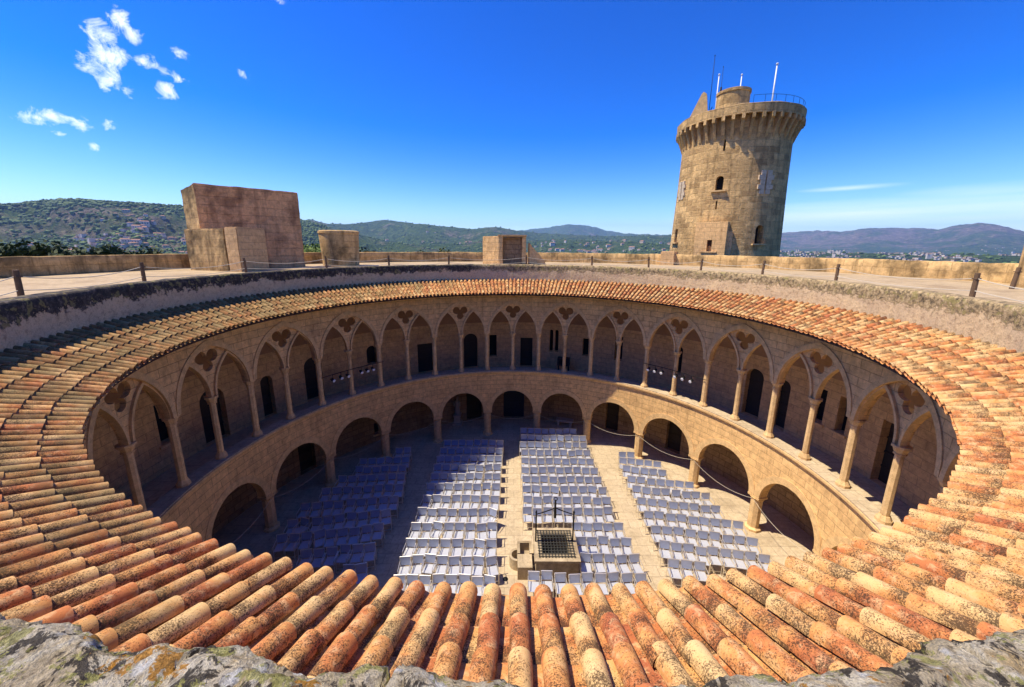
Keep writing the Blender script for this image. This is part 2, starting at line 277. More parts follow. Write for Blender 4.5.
class MB:
    """collects faces; uv in metres"""
    def __init__(s): s.V = []; s.F = []; s.U = []; s.S = []; s.M = []
    def face(s, pts, uv=None, smooth=False, m=0):
        i = len(s.V); s.V += [Vector(p) for p in pts]; s.F.append(tuple(range(i, i + len(pts))))
        if uv is None:
            a = Vector(pts[0]); n = (Vector(pts[1]) - a).cross(Vector(pts[-1]) - a)
            if n.length > 1e-9: n.normalize()
            if abs(n.z) > .7: uv = [(p[0], p[1]) for p in pts]
            else:
                tdir = Vector((-n.y, n.x, 0)).normalized() if (abs(n.x) + abs(n.y)) > 1e-6 else Vector((1, 0, 0))
                uv = [(Vector(p).dot(tdir), p[2]) for p in pts]
        s.U += list(uv); s.S.append(smooth); s.M.append(m)
    def box(s, c, d, rz=0, m=0, M=None):
        X = [(-1, -1, -1), (1, -1, -1), (1, 1, -1), (-1, 1, -1), (-1, -1, 1), (1, -1, 1), (1, 1, 1), (-1, 1, 1)]
        T = (Matrix.Translation(c) @ Matrix.Rotation(rz, 4, 'Z')) if M is None else M
        P = [T @ Vector((x * d[0] / 2, y * d[1] / 2, z * d[2] / 2)) for x, y, z in X]
        for f in ((0, 3, 2, 1), (4, 5, 6, 7), (0, 1, 5, 4), (1, 2, 6, 5), (2, 3, 7, 6), (3, 0, 4, 7)): s.face([P[i] for i in f], m=m)
        return s
    def tube(s, path, r, n=6, m=0, caps=True):
        rings = []
        for i, p in enumerate(path):
            p = Vector(p); a = Vector(path[max(0, i - 1)]); b = Vector(path[min(len(path) - 1, i + 1)]); d = (b - a).normalized()
            q = d.to_track_quat('Z', 'Y'); rr = r[i] if isinstance(r, (list, tuple)) else r
            rings.append([p + q @ Vector((rr * math.cos(2 * PI * k / n), rr * math.sin(2 * PI * k / n), 0)) for k in range(n)])
        for a, b in zip(rings, rings[1:]):
            for k in range(n): s.face([a[k], a[(k + 1) % n], b[(k + 1) % n], b[k]], smooth=n > 5, m=m)
        if caps: s.face(rings[0][::-1], m=m); s.face(rings[-1], m=m)
        return s
    def lathe(s, prof, n=24, c=(0, 0), a0=0, a1=2 * PI, smooth=True, m=0, rref=None):
        full = abs(a1 - a0 - 2 * PI) < 1e-6
        for k in range(n):
            t0 = a0 + (a1 - a0) * k / n; t1 = a0 + (a1 - a0) * (k + 1) / n
            for (r0, z0), (r1, z1) in zip(prof, prof[1:]):
                P = [(c[0] + r0 * math.cos(t0), c[1] + r0 * math.sin(t0), z0), (c[0] + r0 * math.cos(t1), c[1] + r0 * math.sin(t1), z0),
                     (c[0] + r1 * math.cos(t1), c[1] + r1 * math.sin(t1), z1), (c[0] + r1 * math.cos(t0), c[1] + r1 * math.sin(t0), z1)]
                rr = rref or max(r0, r1)
                if abs(z1 - z0) > abs(r1 - r0) * .5: uv = [(t0 * rr, z0), (t1 * rr, z0), (t1 * rr, z1), (t0 * rr, z1)]
                else: uv = [(t0 * rr, r0), (t1 * rr, r0), (t1 * rr, r1), (t0 * rr, r1)]
                if r0 < 1e-6: P = P[1:]; uv = uv[1:]
                elif r1 < 1e-6: P = P[:3]; uv = uv[:3]
                s.face(P, uv, smooth, m)
        return s
    def build(s, name, mats, parent=None, merge=True):
        o = link_mesh(name, s.V, s.F, mats, parent, s.U, s.S, s.M)
        if merge:
            bm = bmesh.new(); bm.from_mesh(o.data); bmesh.ops.remove_doubles(bm, verts=bm.verts, dist=1e-4)
            for e in bm.edges:
                if len(e.link_faces) == 2 and e.calc_face_angle(0) > .6: e.smooth = False
            bm.to_mesh(o.data); bm.free()
        return o
def pol(az, r, z=0.0):                         # az in degrees clockwise from +Y (straight ahead)
    a = R(az); return Vector((r * math.sin(a), r * math.cos(a), z))
def clone(o, parent=None):
    c = o.copy(); COL.objects.link(c); c.parent = parent
    for ch in o.children: clone(ch, c)
    return c
ORD = ['zeroth', 'first', 'second', 'third', 'fourth', 'fifth', 'sixth', 'seventh', 'eighth', 'ninth', 'tenth', 'eleventh', 'twelfth', 'thirteenth', 'fourteenth', 'fifteenth']

# ------------------------------------------------------------------ curved panels (flat outline -> bent onto the ring)
def arc_pts(cx, cz, r, a0, a1, n): return [(cx + r * math.cos(R(a0 + (a1 - a0) * i / n)), cz + r * math.sin(R(a0 + (a1 - a0) * i / n))) for i in range(n + 1)]
def pointed(cx, z0, b, h, n=10):               # left foot -> apex -> right foot
    rho = (b * b + h * h) / (2 * b); e = math.degrees(math.asin(h / rho))
    L = [(cx - b + rho - rho * math.cos(R(e * i / n)), z0 + rho * math.sin(R(e * i / n))) for i in range(n + 1)]
    return L + [(2 * cx - x, z) for x, z in L[-2::-1]]
def panel(mb, outer, holes, rin, thick, az, Rs, step=0.28, m=0, taper=0):
    """outline in (s, z); inner face at radius rin, outwards by thick"""
    loops = [outer] + holes
    flat = [p for l in loops for p in l]
    tris = tessellate_polygon([[Vector((x, z, 0)) for x, z in l] for l in loops])
    bm = bmesh.new()
    f = [bm.verts.new((x, 0, z)) for x, z in flat]; b = [bm.verts.new((x, thick, z)) for x, z in flat]
    for t in tris:
        A = [Vector((*flat[i], 0)) for i in t]
        if (A[1] - A[0]).cross(A[2] - A[0]).length < 1e-8: continue
        if (A[1] - A[0]).cross(A[2] - A[0]).z < 0: t = t[::-1]
        try: bm.faces.new([f[i] for i in t]); bm.faces.new([b[i] for i in reversed(t)])
        except ValueError: pass
    k = 0
    for l in loops:
        n = len(l)
        for i in range(n):
            j = (i + 1) % n
            try: bm.faces.new([f[k + i], f[k + j], b[k + j], b[k + i]])
            except ValueError: pass
        k += n
    bmesh.ops.recalc_face_normals(bm, faces=bm.faces)
    x0 = min(p[0] for p in flat); x1 = max(p[0] for p in flat); x = math.floor(x0 / step) * step + step
    while x < x1 - 1e-4:
        bmesh.ops.bisect_plane(bm, geom=bm.verts[:] + bm.edges[:] + bm.faces[:], dist=1e-5, plane_co=(x, 0, 0), plane_no=(1, 0, 0)); x += step
    for fc in bm.faces:
        n = fc.normal; P = []; U = []
        for v in fc.verts:
            s_, d, z = v.co; th = s_ / Rs
            P.append(pol(math.degrees(th) + az, rin + d, z))
            if abs(n.y) > .5: U.append((s_ + R(az) * Rs, z))
            elif abs(n.x) > abs(n.z): U.append((d, z))
            else: U.append((s_ + R(az) * Rs, d + z))
        mb.face(P, U, m=m)
    bm.free()
def ringpart(mb, r0, r1, z0, z1, n=168, a0=0, a1=360, m=0, faces='itob'):
    for k in range(n):
        A = a0 + (a1 - a0) * k / n; B = a0 + (a1 - a0) * (k + 1) / n; ra, rb = R(A), R(B)
        if 'i' in faces: mb.face([pol(A, r0, z0), pol(B, r0, z0), pol(B, r0, z1), pol(A, r0, z1)], [(ra * r0, z0), (rb * r0, z0), (rb * r0, z1), (ra * r0, z1)], True, m)
        if 'o' in faces: mb.face([pol(B, r1, z0), pol(A, r1, z0), pol(A, r1, z1), pol(B, r1, z1)], [(rb * r1, z0), (ra * r1, z0), (ra * r1, z1), (rb * r1, z1)], True, m)
        if 't' in faces: mb.face([pol(A, r0, z1), pol(B, r0, z1), pol(B, r1, z1), pol(A, r1, z1)], None, False, m)
        if 'b' in faces: mb.face([pol(B, r0, z0), pol(A, r0, z0), pol(A, r1, z0), pol(B, r1, z0)], None, False, m)

# ------------------------------------------------------------------ the castle ring
R0, NB = 11.0, 21
ROT = -0.47; STEP = 360 / NB; WB = 2 * PI * R0 / NB; ZG = 4.5; ZF = 3.98
castle = tag(empty('castle_ring'), 'round two storey stone castle courtyard with arched galleries and tiled lean-to roof', 'castle')
court = MB()
for k in range(96):
    A, B = k * 360 / 96, (k + 1) * 360 / 96
    court.face([(0, 0, 0), pol(B, 13.3), pol(A, 13.3)])
tag(court.build('courtyard_floor', 'paving'), 'pale worn paving of the round courtyard', 'floor', kind='structure')

la = MB(); aw = 1.39; zs = 1.72; ah = 1.42
arch = [(x, z) for x, z in [(-aw * math.cos(R(180 * i / 24)), zs + ah * math.sin(R(180 * i / 24))) for i in range(25)]]
low_outer = [(-WB / 2, zs)] + arch + [(WB / 2, zs), (WB / 2, ZG - .12), (-WB / 2, ZG - .12)]
arch2 = [(-(aw + .27) * math.cos(R(180 * i / 24)), zs + .01 + (ah + .27) * math.sin(R(180 * i / 24))) for i in range(25)]
arch_i = [(-(aw - .012) * math.cos(R(180 * i / 24)), zs + .01 + (ah - .012) * math.sin(R(180 * i / 24))) for i in range(25)]
ring_l = MB()
arch2 = [(max(-WB / 2 + .004, min(WB / 2 - .004, x)), z) for x, z in arch2]
for k in range(NB):
    az = k * STEP + ROT
    panel(la, low_outer, [], 10.85, .42, az, R0)
    panel(ring_l, arch_i + arch2[::-1], [], 10.825, .10, az, R0, m=0)
la.build('lower_arcade_wall', 'arcade_stone', castle); ring_l.build('arch_moulding', 'ashlar_trim', castle)

def octo(mb, r, z0, z1, r2=None, n=8, ph=PI / 8, m=0):
    r2 = r if r2 is None else r2
    a = [(r * math.cos(ph + 2 * PI * i / n), r * math.sin(ph + 2 * PI * i / n), z0) for i in range(n)]
    b = [(r2 * math.cos(ph + 2 * PI * i / n), r2 * math.sin(ph + 2 * PI * i / n), z1) for i in range(n)]
    pr = 2 * PI / n
    for i in range(n): j = (i + 1) % n; mb.face([a[i], a[j], b[j], b[i]], [(i * .12, z0), ((i + 1) * .12, z0), ((i + 1) * .12, z1), (i * .12, z1)], m=m)
    mb.face(a[::-1], m=m); mb.face(b, m=m)
def make_low_col():
    s = MB(); octo(s, .235, .16, zs - .2); root = s.build('column', 'column_stone', castle)
    b_ = MB(); octo(b_, .33, 0, .10); octo(b_, .33, .10, .17, .24); b_.build('base', 'column_stone', root)
    c_ = MB(); octo(c_, .24, zs - .22, zs - .09, .30); c_.box((0, 0, zs - .05), (.56, .50, .085)); c_.build('capital', 'ashlar_trim', root)
    return root
def make_up_col(main):
    z0, z1 = ZG + .02, 6.98; s = MB(); r = .125 if main else .11
    octo(s, r, z0 + .2, z1 - .2, r * .96); root = s.build('column', 'column_stone', castle)
    b_ = MB(); octo(b_, .20, z0, z0 + .09); octo(b_, .19, z0 + .09, z0 + .22, .13); b_.build('base', 'column_stone', root)
    c_ = MB(); octo(c_, .15, z1 - .28, z1 - .24); octo(c_, .13, z1 - .24, z1 - .07, .19); octo(c_, .22, z1 - .07, z1, .22); c_.build('capital', 'ashlar_trim', root)
    return root
lc = make_low_col(); um = make_up_col(True); us = make_up_col(False)
for k in range(NB):
    az = (k + .5) * STEP + ROT
    o = lc if k == 0 else clone(lc, castle); o.location = pol(az, 11.06); o.rotation_euler.z = -R(az)
    o = um if k == 0 else clone(um, castle); o.location = pol(az, 11.10); o.rotation_euler.z = -R(az)
    az = k * STEP + ROT
    o = us if k == 0 else clone(us, castle); o.location = pol(az, 11.10); o.rotation_euler.z = -R(az)

# upper arcade
ua = MB(); W2 = WB / 2; b1, h1 = 1.50, 1.90; zu = 6.98
up_outer = [(-W2, zu)] + pointed(0, zu, b1, h1, 14) + [(W2, zu), (W2, 9.86), (-W2, 9.86)]
tr_c, tr_a, tr_h = .80, .685, 1.42
hood_o = pointed(0, zu + .004, b1 + .14, h1 + .21, 14); hood_i = pointed(0, zu + .004, b1 - .012, h1 - .014, 14)
hd = MB()
def trefoil():
    C = [(.225, 8.47, .225), (-.225, 8.47, .225), (0, 8.12, .20)]; ctr = (0, 8.36); out = []
    for i in range(60):
        a = 2 * PI * i / 60; dx, dz = math.cos(a), math.sin(a); best = .08
        for cx, cz, r in C:
            ox, oz = ctr[0] - cx, ctr[1] - cz; bb = ox * dx + oz * dz; cc = ox * ox + oz * oz - r * r; D = bb * bb - cc
            if D > 0: best = max(best, -bb + math.sqrt(D))
        out.append((ctr[0] + dx * best, ctr[1] + dz * best))
    return out
tref = trefoil()
sm_l = pointed(-tr_c, zu, tr_a, tr_h, 10); sm_r = pointed(tr_c, zu, tr_a, tr_h, 10)
big = pointed(0, zu, b1 + .07, h1 + .07, 14)
plate = [(-b1 - .07, zu)] + sm_l + sm_r + [(b1 + .07, zu)] + big[::-1][1:-1]
for k in range(NB):
    az = k * STEP + ROT
    panel(ua, up_outer, [], 10.90, .40, az, R0)
    panel(hd, hood_i + hood_o[::-1], [], 10.865, .12, az, R0)
    tm = MB(); panel(tm, plate, [tref], 11.02, .15, az, R0)
    for cx in (-tr_c, tr_c):
        o_ = pointed(cx, zu + .003, tr_a + .065, tr_h + .10, 10); i_ = pointed(cx, zu + .003, tr_a - .015, tr_h - .02, 10)
        panel(tm, i_ + o_[::-1], [], 10.945, .16, az, R0, step=.4, m=1)
    tm.build('tracery', ['arcade_stone', 'ashlar_trim'], castle)
ua.build('upper_arcade_wall', 'arcade_stone', castle); hd.build('hood_moulding', 'ashlar_trim', castle)

sc_ = MB(); ringpart(sc_, 10.74, 11.3, ZG - .11, ZG - .03, 252); sc_.lathe([(10.85, ZG - .22), (10.74, ZG - .112)], 252); sc_.build('string_course', 'ashlar_trim', castle)
gf = MB(); ringpart(gf, 10.78, 11.36, ZG - .028, ZG + .02, 252, faces='tio'); ringpart(gf, 11.3, 13.3, 3.9, ZF, 252, faces='t'); gf.build('gallery_floor', 'paving', castle)
gc = MB(); ringpart(gc, 11.1, 13.3, 9.45, 9.6, 126, faces='b'); ringpart(gc, 11.2, 13.3, 3.75, 3.9, 126, faces='b'); gc.build('gallery_ceiling', 'gallery_stone', castle)
vt = MB(); vt.lathe([(11.32, 9.42), (12.0, 9.15), (12.6, 8.6), (13.0, 7.9), (13.19, 7.2)], 126); vt.build('vault', 'vault_plaster', castle)

# gallery back wall with real openings
RW = 13.2
def boolean(o, cutter):
    md = o.modifiers.new('cut', 'BOOLEAN'); md.operation = 'DIFFERENCE'; md.solver = 'EXACT'; md.object = cutter
    dg = bpy.context.evaluated_depsgraph_get(); me = bpy.data.meshes.new_from_object(o.evaluated_get(dg)); o.modifiers.clear(); old = o.data; o.data = me; me.polygons.foreach_set('use_smooth', [False] * len(me.polygons))
    bpy.data.meshes.remove(old); bpy.data.objects.remove(cutter)
def cutter_mesh(mb, cenf, wdt, z0, z1, arched, d0, d1):
    """prism; cenf(s, d, z) maps across/depth/height to world"""
    if arched: r = wdt / 2; out = [(-r, z0), (r, z0)] + [(r * math.cos(R(a)), z1 - r + r * math.sin(R(a))) for a in range(0, 181, 18)]
    else: out = [(-wdt / 2, z0), (wdt / 2, z0), (wdt / 2, z1), (-wdt / 2, z1)]
    f = [cenf(s, d0, z) for s, z in out]; b = [cenf(s, d1, z) for s, z in out]; n = len(out)
    mb.face(f); mb.face(b[::-1])
    for i in range(n): j = (i + 1) % n; mb.face([f[j], f[i], b[i], b[j]])
def wall_frame(az, r):
    a = R(az); o = Vector((math.sin(a), math.cos(a), 0)); t_ = Vector((math.cos(a), -math.sin(a), 0))
    return lambda s, d, z: o * (r + d) + t_ * s + Vector((0, 0, z))
OPEN = [('window', -41.4, .62, 5.2, 6.35, 1), ('door', -26.5, 1.05, ZF + .01, 6.0, 0), ('door', -13.1, .95, ZF + .01, 6.45, 1), ('window', -6.3, .5, 4.75, 6.3, 0), ('door', 3.8, .85, ZF + .01, 6.1, 0),
        ('window', 11.3, .24, 5.2, 6.75, 1), ('window', 12.9, .24, 5.2, 6.75, 1), ('window', 31, .5, 5.1, 6.7, 0), ('window', 47, .46, 5.0, 6.7, 1), ('door', 65, .85, ZF + .01, 6.5, 1), ('door', 71, .6, ZF + .01, 6.4, 1),
        ('window', 77.8, .5, 5.1, 6.6, 0), ('window', 82, .4, 5.1, 6.6, 0), ('door', 90, .8, ZF + .01, 6.4, 0), ('door', -56.3, .95, ZF + .01, 6.4, 1), ('door', -66.8, .6, ZF + .01, 6.1, 1), ('door', -77.6, 1.05, ZF + .01, 6.4, 1),
        ('window', -85.8, .6, 5.0, 6.6, 0), ('window', 21.5, .4, 5.1, 6.3, 0), ('door', -12.3, 1.1, .02, 2.2, 0), ('door', 30.5, .85, .02, 2.1, 0), ('window', -41, .6, .5, 1.25, 0), ('door', 0.1, 1.5, .02, 2.5, 1), ('door', 48, .9, .02, 2.1, 1), ('door', -60, .9, .02, 2.1, 1)]
bw_ = MB(); bw_.lathe([(RW, -.3), (RW, 3.85), (RW, 10.2), (14.4, 10.2), (14.4, -.3), (RW, -.3)], 252, rref=RW); back = bw_.build('gallery_back_wall', ['gallery_stone', 'shaded_stone'], castle)
_b = bmesh.new(); _b.from_mesh(back.data); bmesh.ops.recalc_face_normals(_b, faces=_b.faces); _b.to_mesh(back.data); _b.free()
ct = MB()
for kind, az, wd, z0, z1, ar in OPEN: cutter_mesh(ct, wall_frame(az, RW), wd, z0, z1, ar, -.3, .42)
boolean(back, ct.build('cutter', 'gallery_stone'))
for kind, az, wd, z0, z1, ar in OPEN:
    m_ = MB(); cutter_mesh(m_, wall_frame(az, RW), wd + .06, z0 - .03, z1 + .03, ar, .30 if kind == 'door' else .36, .5)
    for q in range(1, 4):
        if kind == 'door': cutter_mesh(m_, wall_frame(az, RW), wd, z0 + (z1 - z0) * q / 4.3, z0 + (z1 - z0) * q / 4.3 + .07, 0, .27, .32)
    o = m_.build(kind, 'bluelit_door' if (az == 0.1) else ('door_wood' if kind == 'door' else 'dark_void'), castle, merge=False)
    if kind == 'door':
        h_ = MB(); P = wall_frame(az, RW)(wd * .3, .25, z0 + 1.0); h_.box(P, (.05, .05, .12), -R(az)); h_.build('handle', 'iron', o)
    else:
        s_ = MB(); P = wall_frame(az, RW)(0, -.03, z0 - .05); s_.box(P, (wd + .2, .1, .09), -R(az)); s_.build('sill', 'ashlar_trim', o)

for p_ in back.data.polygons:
    if p_.center.z < 3.86: p_.material_index = 1  # lower wall takes the shade under the arches as its colour
# eaves beams
bm_ = MB(); bm_.box((0, 10.35, 9.60), (.16, 1.36, .14)); beam = bm_.build('rafter', 'beam_wood', castle)
for k in range(42):
    o = beam if k == 0 else clone(beam, castle); o.rotation_euler.z = -R(k * STEP / 2 + ROT); 
# roof deck below the tiles
RE, ZE, RT, ZT = 9.42, 9.685, 11.06, 10.34; SL = (ZT - ZE) / (RT - RE)
dk = MB(); dk.lathe([(RE + .06, ZE - .055), (RT + .03, ZT - .05)], 252); dk.lathe([(RT + .03, ZT - .13), (RE + .06, ZE - .12)], 252); dk.lathe([(RE + .06, ZE - .12), (RE + .06, ZE - .055)], 252)
dk.build('roof_deck', 'beam_wood', castle)
# barrel tiles
random.seed(5)
NT_, NR = 295, 5
V = []; F = []; U = []; T = []; S = []
def addgrid(rows, tone, smooth, flip=False):
    base = len(V); n = len(rows[0])
    for a, r in enumerate(rows):
        V.extend(r)
    for a in range(len(rows) - 1):
        for c in range(n - 1):
            i = base + a * n + c; q = (i, i + 1, i + n + 1, i + n) if not flip else (i, i + n, i + n + 1, i + 1)
            F.append(q); T.append(tone); S.append(smooth)
            u0, u1 = c / (n - 1), (c + 1) / (n - 1); v0, v1 = a / max(1, len(rows) - 1), (a + 1) / max(1, len(rows) - 1)
            U.extend([(u0, v0), (u1, v0), (u1, v1), (u0, v1)] if not flip else [(u0, v0), (u0, v1), (u1, v1), (u1, v0)])
sl = math.atan(SL); cs, sn = math.cos(sl), math.sin(sl)
rowlen = [.40, .34, .34, .36, .38]
starts = [0]
for l in rowlen: starts.append(starts[-1] + l)
tot = (RT - RE) / cs; kf = tot / starts[-1]
for i in range(NT_):
    azc = 360 * i / NT_ + random.uniform(-.025, .025)
    toneb = random.random()
    for j in range(NR):
        l0 = starts[j] * kf; l1 = starts[j + 1] * kf + .07
        if j == NR - 1: l1 = starts[j + 1] * kf
        l0 += random.uniform(-.022, .018) - (random.uniform(.02, .05) if random.random() < .05 and j else 0)
        tone = min(1, max(0, .25 * toneb + .85 * random.random() - .05))
        lift0 = .015 + random.uniform(-.003, .006); lift1 = .006
        if j == 0: tone = min(tone, .62)
        daz = random.uniform(-.05, .05); dtw = random.uniform(-.05, .05) * (4 if random.random() < .05 else 1); rs = random.uniform(.96, 1.04)
        near = math.cos(R(azc - 180)) > .3
        na = 9 if near else 6; nl = 3 if near else 2
        def pt(az, l, w_, h):
            rr = RE + l * cs - h * sn; z = ZE + l * sn + h * cs; a = R(az); q = pol(az, rr, z)
            return q + Vector((math.cos(a), -math.sin(a), 0)) * w_
        rows_o = []; rows_i = []
        for e in range(nl):
            f = e / (nl - 1); l = l0 + (l1 - l0) * f; sp = (RE + l * cs) / RE
            rad = (.0715 - .012 * f) * sp * rs; hgt = rad * 1.05; lf = lift0 + (lift1 - lift0) * f
            az = azc + daz + dtw * f
            rows_o.append([pt(az, l, rad * math.cos(PI * (1 - c / na)), lf + hgt * math.sin(PI * c / na)) for c in range(na + 1)])
            ri = rad - .014
            rows_i.append([pt(az, l, ri * math.cos(PI * (1 - c / na)), lf + (hgt - .014) * math.sin(PI * c / na)) for c in range(na + 1)])
        addgrid(rows_o, tone, True, True); addgrid([rows_o[0], rows_i[0]], tone, False); addgrid([rows_i[0], rows_i[-1]], tone, True)
        # channel tile between this and the next cover
        tone2 = min(1, .45 + .5 * random.random()); azp = azc + 180 / NT_; rp = []
        for e in range(2):
            l = (l0 - .03) + (l1 - l0) * e; sp = (RE + l * cs) / RE; rad = .085 * sp
            rp.append([pt(azp, l, rad * math.cos(PI * (1 - c / 5)), .012 * (1 - e) + .05 * (1 - math.sin(PI * c / 5)) - .03) for c in range(6)])
        addgrid(rp, tone2, True, True)
roof = link_mesh('tiled_roof', V, F, 'terracotta', castle, U, S, None, T)

# terrace inner wall: fine, broken profile near the camera
def rough_ring(name, prof, mat, parent, seg, amp, fr, seed=0, amp_top=None):
    """prof: closed polyline (r,z); seg: list of az values; noise displaced"""
    Vv = []; Ff = []; Uu = []
    n = len(prof)
    for az in seg:
        for r, z in prof:
            p = pol(az, r, z); q = p * fr + Vector((seed, seed * 2, 0)); d = noise.fractal(q, 1.0, 2.0, 5) * amp; d2 = noise.fractal(q * 1.0 + Vector((9, 3, 5)), 1.0, 2.0, 5) * amp
            Vv.append(pol(az, r + d, z + d2))
    for a in range(len(seg) - 1):
        for c in range(n - 1):
            i = a * n + c; Ff.append((i, i + n, i + n + 1, i + 1))
            s0, s1 = R(seg[a]) * prof[0][0], R(seg[a + 1]) * prof[0][0]; Uu += [(s0, prof[c][1] + prof[c][0]), (s1, prof[c][1] + prof[c][0]), (s1, prof[c + 1][1] + prof[c + 1][0]), (s0, prof[c + 1][1] + prof[c + 1][0])]
    return link_mesh(name, Vv, Ff, mat, parent, Uu, True)
def sub(prof, d):
    out = []
    for a, b in zip(prof, prof[1:]):
        L = math.hypot(b[0] - a[0], b[1] - a[1]); n = max(1, round(L / d))
        out += [(a[0] + (b[0] - a[0]) * i / n, a[1] + (b[1] - a[1]) * i / n) for i in range(n)]
    return out + [prof[-1]]
farseg = [-145 + 290 * i / 900 for i in range(901)]
rough_ring('terrace_inner_wall', sub([(11.03, 10.25), (11.03, 11.20), (11.07, 11.255), (11.50, 11.25), (11.52, 11.0)], .11), 'weathered_wall', castle, farseg, .020, 2.4)
# near coping: heavy lichened rubble, displaced in detail
def coping():
    prof = sub([(11.05, 10.2), (11.05, 10.95)], .05)[:-1] + sub([(11.05, 10.95), (11.05, 11.20), (11.12, 11.26), (11.52, 11.26), (11.55, 10.95)], .016)
    seg = [145 + 70 * i / 1100 for i in range(1101)]; n = len(prof); Vv = []; Ff = []
    for az in seg:
        for r, z in prof:
            p = pol(az, r, z)
            blk = noise.cell_vector(Vector((az / 2.3 + noise.noise(Vector((az * .3, z * 3, 0))) * .5, 0, 3)))
            d = noise.fractal(p * 3.0, 1.0, 2.0, 6) * .040 + noise.fractal(p * 14.0, .9, 2.1, 4) * .009 + noise.noise(p * 48) * .006
            d2 = noise.fractal(p * 3.4 + Vector((5, 5, 1)), 1.0, 2.0, 6) * .034 + noise.fractal(p * 13.0 + Vector((1, 0, 0)), .9, 2.1, 4) * .014 + noise.noise(p * 60) * .004
            j = abs(((az / 2.9 + noise.noise(Vector((az * .2, 0, 7))) * .3) % 1) - .5) * 2          # joints between blocks
            crk = -.035 * max(0, 1 - (1 - j) / .05)
            q = pol(az, r + d + (blk[0] - .5) * .03 - crk - .03, z + d2 + (blk[1] - .5) * .02 + crk + .008 + .03 * min(1, abs(az - 180) / 8) ** 1.6)
            Vv.append(q)
    for a in range(len(seg) - 1):
        for c in range(n - 1): i = a * n + c; Ff.append((i, i + n, i + n + 1, i + 1))
    return link_mesh('coping', Vv, Ff, 'lichen_stone', castle, None, True)
coping()
tf = MB(); ringpart(tf, 11.4, 19.2, 10.6, 11.1, 252, faces='t'); tf.build('terrace_floor', 'terrace_floor', castle)
parseg = [180 + 360 * i / 720 for i in range(721)]
rough_ring('outer_parapet', sub([(18.95, 10.95), (18.95, 11.80), (18.99, 11.85), (19.9, 11.80), (19.95, 9.0), (20.1, -6)], .25), 'outer_stone', castle, parseg, .035, 1.1, 4)

# ------------------------------------------------------------------ structures on the terrace
def prism(name, foot, z0, z1, mat, parent=None, rough=.03, seed=1, mats=None, fmat=None):
    """foot ccw; zt may be a list"""
    mb = MB(); n = len(foot); zt = z1 if isinstance(z1, (list, tuple)) else [z1] * n
    bm = bmesh.new(); b = [bm.verts.new((x, y, z0)) for x, y in foot]; t_ = [bm.verts.new((x, y, z)) for (x, y), z in zip(foot, zt)]
    bm.faces.new(b[::-1]); tf_ = bm.faces.new(t_)
    for i in range(n): j = (i + 1) % n; f = bm.faces.new((b[i], b[j], t_[j], t_[i])); f.material_index = (fmat[i] if fmat else 0)
    bmesh.ops.triangulate(bm, faces=[tf_])
    bmesh.ops.bevel(bm, geom=[e for e in bm.edges if e.calc_length() > .3 and len(e.link_faces) == 2 and e.calc_face_angle(0) > .3], offset=.035, segments=2, affect='EDGES')
    for _ in range(4):
        L = [e for e in bm.edges if e.calc_length() > .28]
        if not L: break
        bmesh.ops.subdivide_edges(bm, edges=L, cuts=1, use_grid_fill=True)
    bmesh.ops.triangulate(bm, faces=[f for f in bm.faces if len(f.verts) > 4])
    for v in bm.verts:
        d = noise.noise_vector(v.co * 1.7 + Vector((seed, 0, 0))) * rough + noise.noise_vector(v.co * 6 + Vector((seed, 2, 0))) * rough * .5; v.co += d
    uvl = bm.loops.layers.uv.new('UVMap'); bm.normal_update()
    for f in bm.faces:
        nn = f.normal; tdir = Vector((-nn.y, nn.x, 0)); tdir = tdir.normalized() if tdir.length > .3 else Vector((1, 0, 0))
        for l in f.loops: l[uvl].uv = (l.vert.co.dot(tdir), l.vert.co.z) if abs(nn.z) < .7 else (l.vert.co.x, l.vert.co.y)
    me = bpy.data.meshes.new(name); bm.to_mesh(me); bm.free()
    for m in (mats or [mat]): me.materials.append(MATS[m])
    o = bpy.data.objects.new(name, me); COL.objects.link(o)
    if parent: o.parent = parent
    return o
# tall slab with the low angled wall in front of it
tower_blk = tag(empty('stair_block', (-14.5, 7, 11.1)), 'tall reddish plastered masonry slab rising from the roof terrace, behind a low angled wall', 'masonry block')
def under(o, root): o.parent = root; o.matrix_parent_inverse = Matrix.Translation(root.location).inverted(); return o
p0 = Vector((-16.78, 7.62)); p1 = Vector((-15.52, 6.93)); p2 = Vector((-12.13, 9.80)); d_ = (p2 - p1); 
p3 = p2 + (p0 - p1) * 1.0
sl_ = prism('slab', [tuple(p0), tuple(p1), tuple(p2), tuple(p3)], 11.0, [15.0, 15.22, 15.2, 15.0], None, None, .035, 3, ['red_plaster', 'outer_stone'], [1, 0, 0, 0]); under(sl_, tower_blk)
lw = tag(empty('low_wall', (-12.8, 5.5, 11.1)), 'low tan angled wall with a block masonry end, in front of the tall reddish slab', 'wall')
under(prism('wall_panel', [(-16.05, 6.55), (-13.55, 5.78), (-13.40, 6.35), (-16.2, 7.15)], 11.02, [13.05, 13.08, 13.08, 13.05], 'outer_stone', None, .03, 7), lw)
under(prism('wall_end', [(-13.50, 5.745), (-12.74, 5.50), (-12.80, 7.60), (-13.38, 7.6)], 11.02, 13.14, 'gallery_stone', None, .02, 9), lw)
dr = MB(); cx, cy_ = -10.75, 11.35; dr.lathe([(1.02, 11.02), (1.05, 11.6), (1.12, 13.02), (1.16, 13.04), (1.16, 13.16), (1.05, 13.2), (0, 13.22)], 32, (cx, cy_))
drum = dr.build('drum_turret', 'outer_stone'); tag(drum, 'squat round stone drum on the terrace, right of the tall reddish slab', 'turret')
hb = empty('roof_hut', (-.7, 14.4, 11.1)); tag(hb, 'small square stone stair hut with recessed dark front at the middle of the far terrace', 'hut')
